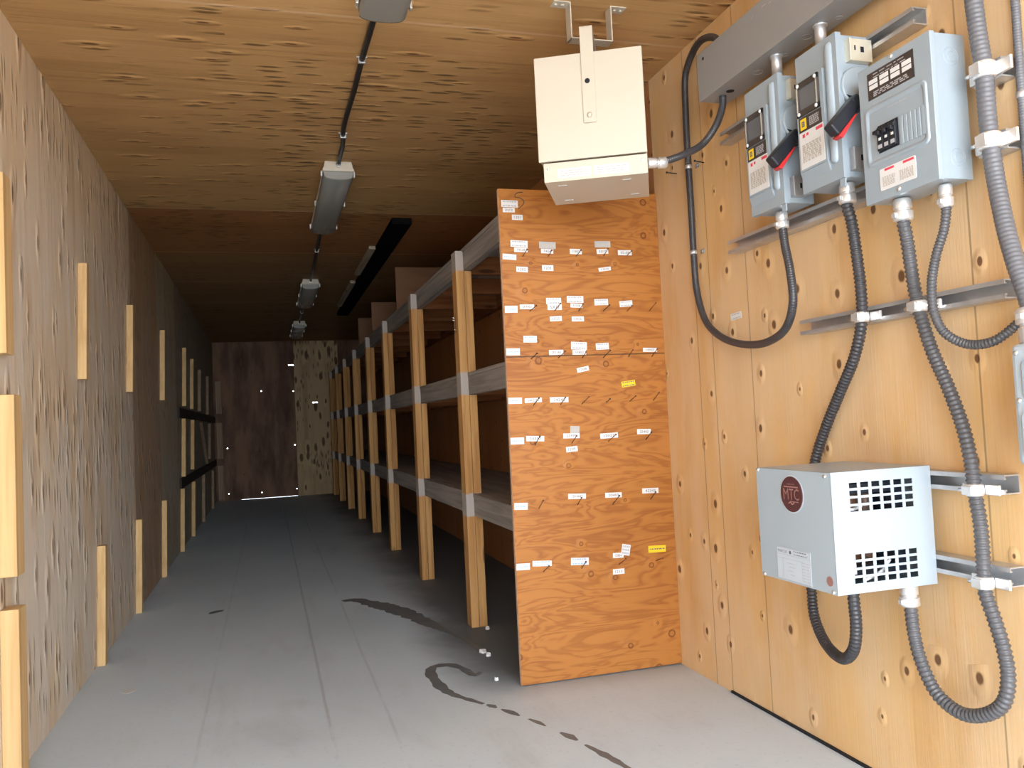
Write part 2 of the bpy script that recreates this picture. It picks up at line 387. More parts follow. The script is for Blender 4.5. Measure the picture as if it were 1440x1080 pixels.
# ------------------------------------------------------------------ the setting
def struct(name, mb, mats, bevel=0):
    o = mb.build(name, mats, None, bevel); o['kind'] = 'structure'; return o
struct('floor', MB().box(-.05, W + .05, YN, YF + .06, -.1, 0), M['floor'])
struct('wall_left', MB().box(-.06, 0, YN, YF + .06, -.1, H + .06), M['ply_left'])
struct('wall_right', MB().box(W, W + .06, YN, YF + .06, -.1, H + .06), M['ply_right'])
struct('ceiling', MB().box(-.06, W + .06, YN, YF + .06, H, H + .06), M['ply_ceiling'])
struct('gap_shade_strip', MB().box(W - .007, W, YN, 2.572, 0.0, .008), M['void'])  # added dark strip standing in for the shaded gap under the wall sheet
# end wall: stained sheet and pale sheet, with the slots and screw holes daylight comes through
def end_wall():
    holes = [(1.101, 1.944, .075, .016), (1.431, 1.372, .075, .014)] + [(x, z, .014, .014) for x, z in
             ((.666, 1.571), (1.120, 1.554), (.168, .755), (1.118, .755), (.167, .096), (.626, .084), (1.122, .106))]
    holes = [(x - w / 2, x + w / 2, z - h / 2, z + h / 2) for x, z, w, h in holes] + [(.34, 1.135, 0.0, .0035)]
    xs = sorted({0.0, W, 1.142, 1.79} | {h[0] for h in holes} | {h[1] for h in holes}); zs = sorted({0.0, H} | {h[2] for h in holes} | {h[3] for h in holes})
    mb = MB(); vd = {}
    def vert(x, z):
        if (x, z) not in vd: vd[(x, z)] = mb.bm.verts.new((x, YF, z))
        return vd[(x, z)]
    for x0, x1 in zip(xs, xs[1:]):
        for z0, z1 in zip(zs, zs[1:]):
            cx, cz = (x0 + x1) / 2, (z0 + z1) / 2
            if any(a < cx < b and c < cz < d for a, b, c, d in holes): continue
            mb._f([vert(x0, z0), vert(x1, z0), vert(x1, z1), vert(x0, z1)], 1 if 1.142 < cx < 1.79 else 0)
    o = mb.build('wall_back', [M['ply_dark'], M['ply_end']]); o['kind'] = 'structure'
    s = o.modifiers.new('thickness', 'SOLIDIFY'); s.thickness = .02; s.offset = -1
end_wall()
struct('ground', MB().box(-25, 25, -30, 45, -.6, -.4), M['ground'])

# ------------------------------------------------------------------ marks and scraps on the floor
def ribbon(name, pts, wid, mat, label, cat, z=.0008, seed=1):
    r = random.Random(seed); P = spline([(x, y, 0) for x, y in pts], .03); mb = MB(); L = []
    for i, p in enumerate(P):
        t = (P[min(i + 1, len(P) - 1)] - P[max(i - 1, 0)]).normalized(); nrm = Vector((-t.y, t.x, 0)); f = i / (len(P) - 1)
        w = wid(f) * (.75 + .5 * r.random()); L.append((p + nrm * w * .5, p - nrm * w * .5))
    up = Vector((0, 0, z))
    rs = [[a + up, b + up, b + up * .1, a + up * .1] for a, b in L]
    mb.rings(rs, 0, True, False)
    return mb.solo(name, mat, label, cat, (pts[0][0], pts[0][1], 0))
ribbon('damp_trail', [(1.11, 4.79), (1.17, 4.80), (1.246, 4.67), (1.331, 4.49), (1.401, 4.29), (1.463, 4.03), (1.53, 3.77), (1.565, 3.57), (1.577, 3.41)],
       lambda f: .03 + .085 * math.sin(math.pi * min(1, f * 1.25 + .12)) * (1 if f < .7 else .6), M['stain'], 'dark damp trail on the grey floor running toward the first shelf post', 'stain', seed=3)
ribbon('damp_trail', [(1.50, 3.18), (1.469, 3.145), (1.444, 3.256), (1.402, 3.329), (1.343, 3.326), (1.318, 3.266), (1.315, 3.151), (1.325, 3.029), (1.348, 2.951), (1.384, 2.885), (1.419, 2.821)],
       lambda f: .018 + .028 * math.sin(math.pi * f), M['stain'], 'hook-shaped damp trail on the floor in front of the plywood panel', 'stain', seed=5)
for i, (a, b, lab) in enumerate((((1.428, 2.81), (1.45, 2.765), 'first short damp drip beyond the hook-shaped trail on the floor'),
                       ((1.462, 2.745), (1.50, 2.66), 'second damp drip from the hook-shaped trail on the floor'),
                       ((1.52, 2.62), (1.55, 2.54), 'third damp drip from the hook-shaped trail on the floor'),
                       ((1.575, 2.47), (1.60, 2.39), 'fourth damp drip from the hook-shaped trail on the floor'),
                       ((1.61, 2.35), (1.665, 2.12), 'longest damp drip on the floor, nearest the open end'))):
    ribbon('damp_drip', [(a[0], a[1]), ((a[0] + b[0]) / 2 + .003, (a[1] + b[1]) / 2), (b[0], b[1])], lambda f: .008 + .018 * math.sin(math.pi * f), M['stain'], lab, 'stain', seed=20 + i)
ribbon('oil_spot', [(.40, 4.83), (.43, 4.87), (.47, 4.90)], lambda f: .01 + .05 * math.sin(math.pi * f), M['stain'], 'small dark spot on the floor beside the low timber battens', 'stain', seed=9)
ribbon('paint_scuff', [(.165, 3.54), (.19, 3.54), (.215, 3.535)], lambda f: .02 + .05 * math.sin(math.pi * f), M['scuff'], 'pale scuff on the floor near the bottom of the left wall', 'stain', seed=11)
def scrap(x, y, s, lab, seed):
    r = random.Random(seed); mb = MB(); pts = [(math.cos(a) * s * r.uniform(.5, 1), math.sin(a) * s * r.uniform(.5, 1)) for a in [2 * math.pi * i / 7 for i in range(7)]]
    rs = [[(x + u, y + v, .001) for u, v in pts], [(x + u * .9, y + v * .9, .006 + r.uniform(0, .01)) for u, v in pts]]
    mb.rings(rs, 0, True, False); mb.solo('scrap', M['scrap'], lab, 'scrap', (x, y, 0), 'white scraps on the floor')
scrap(1.577, 3.432, .022, 'largest white scrap lying at the end of the dark damp trail', 1)
scrap(1.582, 3.372, .012, 'small white scrap just beside the largest scrap on the floor', 2)
scrap(1.528, 3.051, .012, 'small white scrap on the floor beyond the hook-shaped damp trail', 3)
scrap(1.694, 3.80, .014, 'small white scrap at the foot of the first shelf post', 4)

# ------------------------------------------------------------------ shelving
YP = 2.936
shelf = thing('shelving_unit', 'long three-tier timber shelving with an orange plywood end panel along the wall', 'shelving', (1.9, 2.936, 0))
mb = MB().box(1.593, W, YP, YP + .019, .004, 1.84)
panel = mb.build('end_panel', M['ply_panel'], shelf, .0015)
MB().box(1.5925, 1.5938, YP + .0015, YP + .0175, .006, 1.838).build('panel_edge', M['ply_edge'], panel)
MB().tube([(x, YP - .0004, z) for x, z in ((1.689, 1.829), (1.666, 1.825), (1.657, 1.812), (1.679, 1.805), (1.693, 1.794), (1.687, 1.781), (1.669, 1.764))], .0016, 6, .006).build('marker_scrawl', M['brown_print'], panel)
TOPS = (.63, 1.21, 1.81)
YE = 12.5
POSTS = (3.86, 5.165, 6.51, 7.69, 8.93, 10.10, 11.3, 12.38)
for z in TOPS:
    MB().box(1.666, W - .002, YP + .019, YE, z - .016, z).build('shelf_deck', M['beam'] if z < 1 else M['beam'], shelf)
    MB().box(1.670, 1.706, YP + .019, YE, z - .105, z - .016).build('front_beam', M['beam'], shelf, .002)
    MB().box(W - .042, W - .003, YP + .019, YE, z - .105, z - .016).build('wall_ledger', M['ledger'], shelf, .002)
    y = 3.35
    while y < YE:
        MB().box(1.706, W - .042, y, y + .038, z - .105, z - .016).build('joist', M['joist'], shelf, .002); y += .61
for i, y in enumerate(POSTS):
    p = MB().box(1.631, 1.6695, y, y + .089, 0, 1.80).build('post', M['stud'], shelf, .002)
    for z0, z1 in ((0, .524), (.63, 1.104), (1.21, 1.704)):
        MB().box(1.671, 1.7085, y + .001, y + .090, z0 + .0005, z1 - .0005).build('cripple_stud', M['stud'], p, .002)
# bent nails on the side of the first post
for z, dx in ((1.478, -.02), (1.466, -.018), (1.42, -.012)):
    MB().cyl((1.632, 3.90, z), (1.631 + dx, 3.90, z + .004), .0022, n=6).build('nail', M['steel'], shelf)

for i, (y, x0, z1, lab) in enumerate(((6.05, 1.68, 2.14, 'tallest brown plywood divider standing on the top shelf, nearest the open end'),
                            (7.25, 1.645, 2.06, 'middle brown plywood divider standing on the top shelf'),
                            (8.40, 1.65, 2.07, 'farthest brown plywood divider standing on the top shelf, deep in shadow'))):
    MB().box(x0, W - .004, y, y + .016, 1.81, z1).solo('divider_board', M['ply_shelf'], lab, 'divider', (2.0, y, 1.81), 'dividers on the top shelf', .002)
t = thing('ceiling_beam', 'black beam fixed under the ceiling above the shelving', 'beam', (1.6, 5.0, H))
MB().box(1.543, 1.67, 5.22, 9.6, 2.258, H).build('beam_body', M['black_timber'], t, .004)
MB().box(1.496, 1.542, 6.05, 7.12, 2.272, 2.298).build('side_board', M['pale_board'], t, .002)['label'] = 'pale board nailed to the beam side'
MB().box(1.496, 1.542, 7.50, 9.0, 2.272, 2.298).build('side_board', M['pale_board'], t, .002)['label'] = 'pale board nailed to the beam side'

# ------------------------------------------------------------------ battens left on the wall
ORD = ['nearest', 'second', 'third', 'fourth', 'fifth', 'sixth', 'seventh', 'eighth', 'ninth']
BAT = {'low': [(2.655, 2.66, 0, .508, 0), (3.975, 4.045, 0, .505, 0), (5.055, 5.15, 0, .508, 0), (6.245, 6.37, 0, .520, 0), (7.52, 7.68, 0, .515, 0), (8.58, 8.77, 0, .515, 0), (9.90, 10.1, 0, .515, 1), (11.54, 11.75, 0, .49, 1)],
       'middle': [(2.655, 2.66, .60, 1.115, 0), (7.80, 7.97, .614, 1.125, 0), (8.69, 8.87, .638, 1.125, 0), (10.72, 9.95, .615, 1.11, 1), (11.15, 11.38, .66, 1.11, 1)],
       'high': [(2.60, 2.60, 1.228, 1.74, 0), (3.735, 3.80, 1.225, 1.717, 0), (4.945, 5.04, 1.228, 1.722, 0), (6.42, 6.55, 1.234, 1.757, 0), (8.04, 8.22, 1.24, 1.79, 0), (8.82, 9.01, 1.234, 1.75, 0), (9.78, 9.97, 1.235, 1.71, 1), (11.03, 11.27, 1.22, 1.715, 1)]}
for row, L in BAT.items():
    for i, (ya, yb, z0, z1, old) in enumerate(L):
        t_, d = (.048, .075) if ya < 3 else (.034, .050)
        p = [(0.0005, ya, z0), (t_, ya, z0), (t_, ya + d, z0), (.0005, ya + d, z0), (0.0005, yb, z1), (t_, yb, z1), (t_, yb + d, z1), (.0005, yb + d, z1)]
        lean = abs(yb - ya) > .5
        lab = ('leaning' if lean else 'grey' if old else 'pale') + ' timber batten in the %s row on the left wall, %s from the open end' % (row, ORD[i])
        if i == 0: lab = 'wide pale timber batten in the %s row, nearest the open end at the picture edge' % row
        MB().hexa(p).solo('wall_batten', M['batten_old'] if old else M['batten'], lab, 'batten', (0, ya, z0), 'battens on the left wall', .002)
for z0, z1, lab in ((.012, .512, 'lowest'), (.61, 1.13, 'middle'), (1.26, 1.73, 'topmost')):
    MB().box(.03, .105, YF - .040, YF - .001, z0, z1).solo('corner_batten', M['batten_old'], 'dim grey timber batten standing in the far left corner, %s of three' % lab, 'batten', (.07, YF - .02, z0), 'battens in the far corner', .002)
for z, lab in ((.515, 'lower'), (1.128, 'upper')):
    MB().box(.0005, .018, 7.62, YF - .045, z + .004, z + .088).solo('wall_ledger_strip', M['dark_strip'], '%s black strip on the left wall running between rows of battens' % lab, 'strip', (.01, 7.6, z), 'black strips on the left wall')

# ------------------------------------------------------------------ tags and nails on the panel
TAGS = [
 (1.635,1.783,0.065,0.026,-1.0,'~2','w'),
 (1.631,1.759,0.047,0.017,0.0,'SP6778','w'),
 (1.663,1.732,0.042,0.020,-1.0,'1201','w'),
 (1.665,1.632,0.067,0.025,-2.0,'~2','w'),
 (1.671,1.609,0.053,0.017,-1.0,'74528','w'),
 (1.777,1.628,0.066,0.026,-2.0,'~1','f'),
 (1.775,1.605,0.049,0.017,-2.0,'7454','w'),
 (1.891,1.605,0.049,0.020,-2.0,'11907','w'),
 (2.003,1.635,0.065,0.024,1.0,'~1','f'),
 (2.001,1.607,0.048,0.019,1.9,'82075','w'),
 (2.095,1.603,0.058,0.020,0.0,'05-08','w'),
 (1.625,1.582,0.053,0.021,-4.0,'~1b','w'),
 (1.672,1.535,0.045,0.020,-3.0,'1202','w'),
 (1.774,1.541,0.045,0.022,0.0,'1203','w'),
 (2.007,1.538,0.051,0.014,7.0,'1204','w'),
 (1.622,1.385,0.049,0.026,0.0,'~1b','w'),
 (1.684,1.394,0.056,0.018,0.0,'SF3401','w'),
 (1.791,1.415,0.060,0.024,0.0,'~2','w'),
 (1.794,1.392,0.057,0.022,0.0,'5X13','w'),
 (1.878,1.421,0.067,0.026,-1.0,'~2','w'),
 (1.882,1.397,0.049,0.016,-3.0,'31038','w'),
 (1.985,1.410,0.056,0.024,1.1,'~2','w'),
 (2.088,1.403,0.054,0.023,4.0,'~1','w'),
 (1.796,1.348,0.048,0.019,2.0,'12025','w'),
 (1.885,1.346,0.049,0.019,0.0,'12026','w'),
 (1.690,1.272,0.053,0.025,-1.0,'~2b','w'),
 (1.621,1.226,0.053,0.026,-1.0,'~1b','w'),
 (1.791,1.220,0.057,0.019,0.0,'SF2140','w'),
 (1.884,1.243,0.064,0.029,-3.0,'~2','w'),
 (1.884,1.218,0.055,0.018,-1.0,'53802','w'),
 (1.980,1.239,0.053,0.025,2.0,'~2','w'),
 (2.180,1.221,0.061,0.016,-1.8,'14907','w'),
 (1.895,1.153,0.049,0.018,10.0,'1208','w'),
 (2.080,1.092,0.057,0.022,6.1,'~2k','y'),
 (1.620,1.044,0.053,0.023,-1.0,'~1b','w'),
 (1.691,1.043,0.067,0.017,1.0,'54K2738','w'),
 (1.793,1.041,0.074,0.020,-1.0,'24243','w'),
 (1.621,0.895,0.052,0.025,-1.0,'~1b','w'),
 (1.691,0.900,0.070,0.020,-3.1,'54330','w'),
 (1.850,0.925,0.037,0.028,-4.9,'~1','f'),
 (1.835,0.903,0.066,0.019,-1.9,'23979','w'),
 (1.834,0.853,0.046,0.020,3.0,'1209','w'),
 (1.988,0.896,0.073,0.020,1.1,'13027','w'),
 (2.135,0.904,0.058,0.020,-1.8,'25443','w'),
 (1.623,0.654,0.052,0.025,-3.2,'~1b','w'),
 (1.845,0.675,0.071,0.020,-2.9,'12K4447','w'),
 (1.993,0.669,0.068,0.019,-1.9,'20403','w'),
 (2.148,0.675,0.069,0.020,-1.7,'42343','w'),
 (1.620,0.433,0.052,0.024,-2.2,'~1b','w'),
 (1.694,0.438,0.075,0.020,-4.1,'~2b','w'),
 (1.843,0.432,0.071,0.027,-3.9,'~2b','w'),
 (2.000,0.440,0.044,0.019,-2.7,'12864','w'),
 (2.032,0.458,0.035,0.041,-12.0,'~1v','w'),
 (1.998,0.379,0.047,0.020,-0.7,'1213','w'),
 (2.163,0.450,0.073,0.026,-1.7,'~1k','y'),
]
NAILS = [
 (1.677,1.583,1.679,1.600),
 (1.779,1.584,1.776,1.598),
 (1.891,1.586,1.893,1.600),
 (2.006,1.589,2.003,1.607),
 (2.102,1.590,2.101,1.600),
 (1.694,1.376,1.704,1.391),
 (1.793,1.376,1.799,1.398),
 (1.891,1.375,1.890,1.395),
 (1.991,1.374,1.997,1.391),
 (2.092,1.373,2.091,1.388),
 (2.186,1.372,2.191,1.398),
 (1.691,1.197,1.698,1.214),
 (1.798,1.197,1.809,1.219),
 (1.896,1.195,1.892,1.215),
 (1.980,1.193,1.990,1.218),
 (2.088,1.195,2.084,1.218),
 (2.187,1.193,2.186,1.219),
 (1.690,1.022,1.697,1.049),
 (1.797,1.020,1.800,1.047),
 (1.883,1.019,1.894,1.046),
 (1.985,1.023,1.979,1.035),
 (2.083,1.022,2.085,1.042),
 (2.183,1.021,2.184,1.052),
 (1.688,0.873,1.693,0.908),
 (1.835,0.873,1.837,0.903),
 (1.983,0.871,1.995,0.900),
 (2.141,0.870,2.142,0.901),
 (1.692,0.638,1.694,0.674),
 (1.845,0.640,1.844,0.673),
 (1.989,0.632,1.996,0.670),
 (2.148,0.639,2.146,0.673),
 (1.697,0.405,1.704,0.435),
 (1.849,0.403,1.848,0.437),
 (2.000,0.402,2.008,0.433),
 (2.155,0.404,2.161,0.421),
]
def line_print(mb, O, ex, ey, w, h, rows, m, r, cells=9):
    O = Vector(O); ex = Vector(ex); ey = Vector(ey); n = ex.cross(ey)
    for j in range(rows):
        v = h * (.30 - .6 * j / (rows - 1)) if rows > 1 else 0
        x = -w * .42
        while x < w * .38:
            L = w * r.uniform(.05, .16)
            L = min(L, w * .42 - x)
            a = h * min(.09, .28 / rows)
            q = [O + ex * x + ey * (v - a), O + ex * (x + L) + ey * (v - a), O + ex * (x + L) + ey * (v + a), O + ex * x + ey * (v + a)]
            mb._f([mb.bm.verts.new(p) for p in q], m); x += L + w * r.uniform(.025, .05)
def make_tag(c, ang, w, h, s, kind, ex0, ez0, nrm, seed, label, name='label_tag', group='tags on the plywood panel'):
    r = random.Random(seed); mb = MB(); a = R(ang); ex0 = Vector(ex0); ez0 = Vector(ez0); nrm = Vector(nrm)
    ex = ex0 * math.cos(a) + ez0 * math.sin(a); ey = ez0 * math.cos(a) - ex0 * math.sin(a); c = Vector(c)
    th = .0006 + .0004 * r.random()
    mb.obox(c + nrm * th, ex, ey, nrm, w / 2, h / 2, th, 0)
    O = c + nrm * (2 * th + .0003)
    ink = M['ink_blue'] if s.endswith('b') else M['ink'] if not s.startswith('~') or s.endswith('k') else M['ink_soft']
    if s.startswith('~'):
        if 'v' in s: line_print(mb, O, ex, ey, w, h, 3, 1, r)
        else: line_print(mb, O, ex, ey, w, h, int(s[1]) if s[1] != '1' else (1 if s.endswith(('b', 'k')) else 2), 1, r)
    else: mb.text(s, O, ex, ey, w * .62, h * .50, 1)
    base = M['yellow'] if kind == 'y' else M['faded'] if kind == 'f' else M['white']
    return mb.solo(name, [base, ink], label, 'label', tuple(c), group)
TAGLABEL = [
 'white strip tag with slipping corner, topmost on the plywood panel, beside the scrawl', 'white tag marked SP6778 under the topmost strip tag', 'small white tag marked 1201 near the panel top corner',
 'white two-line tag directly above the tag marked 74528', 'white tag marked 74528 tucked under a two-line tag', 'faded tag directly above the tag marked 7454', 'white tag marked 7454 behind a dark nail',
 'white tag marked 11907 behind a nail in the upper row', 'faded tag directly above the tag marked 82075', 'white tag marked 82075 behind a nail', 'white tag marked 05-08 at the end of the upper row',
 'white tag with faint blue writing at the panel edge, topmost of the blue ones', 'small white tag marked 1202 under the upper row', 'small white tag marked 1203 under the upper row', 'small tilted white tag marked 1204',
 'white tag with faint blue writing at the panel edge beside tag SF3401', 'white tag marked SF3401 in the second nail row', 'white two-line tag directly above the tag marked 5X13', 'white tag marked 5X13 behind a black nail',
 'white two-line tag directly above the tag marked 31038', 'white tag marked 31038 in the second nail row', 'white two-line tag in the second nail row, between tag 31038 and a tilted tag', 'tilted white tag with faint print, last in the second nail row',
 'small white tag marked 12025 under the second nail row', 'small white tag marked 12026 under the second nail row', 'white tag with blue print standing alone above the third nail row',
 'white tag with faint blue writing at the panel edge just above the panel joint', 'white tag marked SF2140 in the third nail row', 'white two-line tag directly above the tag marked 53802', 'white tag marked 53802 on the panel joint',
 'white two-line tag in the third nail row, next to tag 53802', 'white tag marked 14907 near the wall in the third nail row', 'steeply tilted white tag marked 1208 below the panel joint', 'tilted yellow tag with black print, the upper yellow one',
 'white tag with faint blue writing at the panel edge beside tag 54K2738', 'white tag marked 54K2738 behind a nail', 'white tag marked 24243 behind a nail',
 'white tag with faint blue writing at the panel edge beside tag 54330', 'white tag marked 54330 behind a nail', 'small squarish faded tag directly above the tag marked 23979', 'white tag marked 23979 under a squarish tag', 'small white tag marked 1209 below the tag marked 23979',
 'white tag marked 13027 in the fifth nail row', 'white tag marked 25443 near the wall in the fifth nail row',
 'white tag with blue writing at the panel edge in the sixth nail row', 'white tag marked 12K4447 in the sixth nail row', 'white tag marked 20403 in the sixth nail row', 'white tag marked 42343 near the wall in the sixth nail row',
 'white tag with faint blue writing at the panel edge, lowest of the blue ones', 'white tag with two blue lines in the lowest row, next to the panel edge tag', 'white tag with two blue lines in the middle of the lowest row', 'white tag marked 12864 under a folded tag in the lowest row',
 'folded white tag standing upright over the tag marked 12864', 'small white tag marked 1213 below the tag marked 12864', 'level yellow tag in the lowest row, the lower yellow one']
for i, (x, z, w, h, ang, s, kind) in enumerate(TAGS):
    make_tag((x, YP, z), ang, w, h, s, kind, (1, 0, 0), (0, 0, 1), (0, -1, 0), i, TAGLABEL[i])
make_tag((W, 2.41, 1.283), 3, .062, .022, '~2', 'w', (0, -1, 0), (0, 0, 1), (-1, 0, 0), 99, 'small pale tag alone on the golden plywood wall below the cable loop', group='tags on the wall')
ROWS = [5, 6, 6, 6, 4, 4, 4]; RN = ['top', 'second', 'third', 'fourth', 'fifth', 'sixth', 'lowest']
k = 0
for row, cnt in enumerate(ROWS):
    for j in range(cnt):
        x0, z0, x1, z1 = NAILS[k]; k += 1
        mb = MB(); a = Vector((x0, YP + .004, z0)); b = Vector((x1, YP - .05, z1)); d = (b - a).normalized()
        mb.cyl(a, b, .0014, n=8); mb.cyl(b - d * .0005, b + d * .0012, .0036, n=10)
        mb.solo('nail', M['nail_dark'] if k % 3 == 0 else M['rust'], 'bent-up nail in the %s nail row of the plywood panel, %s from its free edge' % (RN[row], ['first', 'second', 'third', 'fourth', 'fifth', 'sixth'][j]), 'nail', (x0, YP, z0), 'nails in the plywood panel')
for (p, q, lab) in (((W + .004, 2.76, 1.868), (2.19, 2.735, 1.863), 'nail sticking out of the golden wall beside the heater'), ((W + .004, 2.56, 1.847), (2.20, 2.545, 1.847), 'nail sticking out of the golden wall near the first cable strap')):
    mb = MB(); p = Vector(p); q = Vector(q); mb.cyl(p, q, .002, n=8); mb.cyl(q, q + (q - p).normalized() * .0015, .004, n=10); mb.solo('nail', M['nail_dark'], lab, 'nail', tuple(p), 'nails in the right wall')

# ------------------------------------------------------------------ ceiling lights
def ceiling_light(y0, x, L, label):
    t = thing('ceiling_light', label, 'light', (x, y0, H), 0, 'strip lights along the ceiling')
    mb = MB(); prof = [(-.066, 0), (.066, 0), (.072, -.030), (.078, -.040), (.078, -.050), (-.078, -.050), (-.078, -.040), (-.072, -.030)]
    mb.prism(prof, lambda u, v, h: (x + u, y0 + h, H + v), 0, L)
    hs = mb.build('housing', M['cream'], t, .004)
    MB().cyl((x, y0 - .018, H - .022), (x, y0 + .004, H - .022), .013, n=14).build('cable_gland', M['steel'], t)
    MB().box(x - .070, x + .070, y0 + .012, y0 + L - .012, H - .0525, H - .0505).build('reflector_tray', M['plate'], t)
    for s in (-1, 1):
        tb = MB().cyl((x + s * .028, y0 + .055, H - .072), (x + s * .028, y0 + L - .055, H - .072), .0125, n=12).build('tube', M['tube'], t)
        for ya, yb in ((y0 + .02, y0 + .055), (y0 + L - .055, y0 + L - .02)):
            MB().box(x + s * .028 - .009, x + s * .028 + .009, ya, yb, H - .086, H - .053).build('lamp_holder', M['tube'], tb, .002)
    # curved clear cover
    n = 12; rs = []
    for h, k in ((.006, .90), (.02, 1.0), (L - .02, 1.0), (L - .006, .90)):
        pr = [(-.073 * math.cos(math.pi * i / n) * (1 if k == 1 else .97), -.051 - .040 * k * math.sin(math.pi * i / n) ** .35) for i in range(n + 1)]
        rs.append([(x + u, y0 + h, H + v) for u, v in pr])
    MB().rings(rs, 0, True, True).build('diffuser', M['lens'], t)
    for f in (.04, .5, .95):
        for s in (-1, 1):
            MB().obox((x + s * .081, y0 + L * f, H - .052), (0, 1, 0), (1, 0, 0), (0, 0, 1), .011, .0035, .014).build('latch', M['silver'], t, .001)
    return t
ceiling_light(1.26, 1.117, 1.235, 'white strip light nearest the open end, cut off by the picture top')
ceiling_light(4.125, 1.119, 1.225, 'second strip light from the open end, on the pale ceiling sheet')
ceiling_light(7.44, 1.144, 1.225, 'third strip light from the open end, dim beside the pale boards')
ceiling_light(10.35, 1.150, 1.225, 'farthest strip light in the dark near the end wall')
def ceiling_cable(pts, r, clips, label):
    t = thing('ceiling_cable', label, 'cable', pts[0], 0, 'cables between the strip lights')
    MB().tube(pts, r, 10, .02).build('sheath', M['black_pvc'], t)
    for y in clips:
        P = min(spline(pts, .02), key=lambda p: abs(p.y - y))
        MB().box(P.x - .020, P.x + .020, y - .006, y + .006, H - .004, H).box(P.x - r - .003, P.x + r + .003, y - .006, y + .006, P.z - r - .002, H - .003).build('clip', M['zinc'], t, .001)
zc = H - .0115
ceiling_cable([(1.117, 2.497, H - .022), (1.113, 2.55, zc), (1.109, 2.75, zc), (1.106, 2.95, zc), (1.106, 3.2, zc), (1.102, 3.62, zc), (1.117, 3.85, zc), (1.119, 4.05, zc), (1.119, 4.107, H - .022)], .0105, (2.93, 3.72), 'black ceiling cable from the nearest strip light to the second')
ceiling_cable([(1.119, 5.35, H - .022), (1.123, 5.45, zc), (1.125, 5.9, zc), (1.135, 6.6, zc), (1.143, 7.1, zc), (1.144, 7.36, zc), (1.144, 7.422, H - .022)], .011, (6.2,), 'black ceiling cable from the second strip light to the third')
ceiling_cable([(1.144, 8.665, H - .022), (1.146, 8.8, zc), (1.148, 9.5, zc), (1.15, 10.2, zc), (1.15, 10.332, H - .022)], .011, (9.5,), 'black ceiling cable from the third strip light to the farthest')

# ------------------------------------------------------------------ hanging heater
HR = (1.787, 2.455, 1.70); HA = math.atan2(-.15, .299)
t = thing('heater', 'cream box heater hanging from the ceiling in front of the plywood panel', 'heater', HR, HA)
w2, d2 = .167, .145
def L(name, mb, mats, par=t, bevel=0): return mb.build(name, mats, par, bevel, local=True)
L('body', MB().box(-w2 + .004, w2 - .004, -d2 + .012, d2 - .012, .072, .396), M['cream'], t, .003)
L('front_cover', MB().box(-w2, w2, -d2, -d2 + .012, .068, .398), M['cream'], t, .003)
L('back_cover', MB().box(-w2, w2, d2 - .012, d2, .068, .398), M['cream'], t, .003)
mb = MB().box(-.152, .166, -d2 - .002, d2 - .01, .002, .062)
cp = L('wiring_box', mb, M['cream'], t, .002)
for x in (-.138, .150): L('screw', MB().lathe((x, -d2 - .002, .044), (0, -1, 0), [(0, .0045), (.0015, .0042), (.0024, .002)], 10), M['silver'], cp)
for i, (x0, x1) in enumerate(((-.108, -.006), (.004, .110))):
    mb = MB().box(x0, x1, -d2 - .0032, -d2 - .0022, .012, .040); r = random.Random(40 + i)
    line_print(mb, ((x0 + x1) / 2, -d2 - .0034, .026), (1, 0, 0), (0, 0, 1), x1 - x0, .024, 3, 1, r)
    o = L('rating_label', mb, [M['white'], M['faded']], cp); o['label'] = 'white printed label'
for x, y in ((-.10, -.10), (.10, -.10), (-.10, .08), (.12, .08)): L('vent_slot', MB().box(x - .014, x + .014, y - .003, y + .003, -.0005, .002, 0), M['faded'], cp)
# yoke: arms down the front and back joined over the top
mb = MB().box(-.020, .020, -d2 - .006, -d2 - .002, .175, .478).box(-.020, .020, -d2 - .006, d2 + .006, .474, .478).box(-.020, .020, d2 + .002, d2 + .006, .175, .478)
yk = L('yoke', mb, M['cream'], t, .001)
L('pivot_bolt', MB().lathe((-.001, -d2 - .006, .198), (0, -1, 0), [(0, .0085), (.003, .0085), (.004, .006), (.0055, .0055), (.006, .002)], 12), M['cream'], yk)
L('bolt_hole', MB().cyl((-.003, -d2 - .0062, .305), (-.003, -d2 - .007, .305), .008, n=16), M['void'], yk)
# hat bracket screwed to the ceiling
t2 = thing('heater_bracket', 'cream hat-shaped steel bracket screwed to the ceiling above the heater', 'bracket', (1.775, 2.43, H))
mb = MB(); y0, y1 = 2.41, 2.452; zb = 2.1805
mb.box(1.655, 1.712, y0, y1, H - .004, H - .0005).box(1.708, 1.712, y0, y1, zb, H - .004).box(1.708, 1.852, y0, y1, zb, zb + .004).box(1.848, 1.852, y0, y1, zb, H - .004).box(1.848, 1.905, y0, y1, H - .004, H - .0005)
mb.build('strap', M['cream'], t2, .001)
for x in (1.668, 1.69, 1.872, 1.892): MB().lathe((x, 2.431, H - .004), (0, 0, -1), [(0, .006), (.003, .0055), (.004, .002)], 10).build('screw', M['cream'], t2)

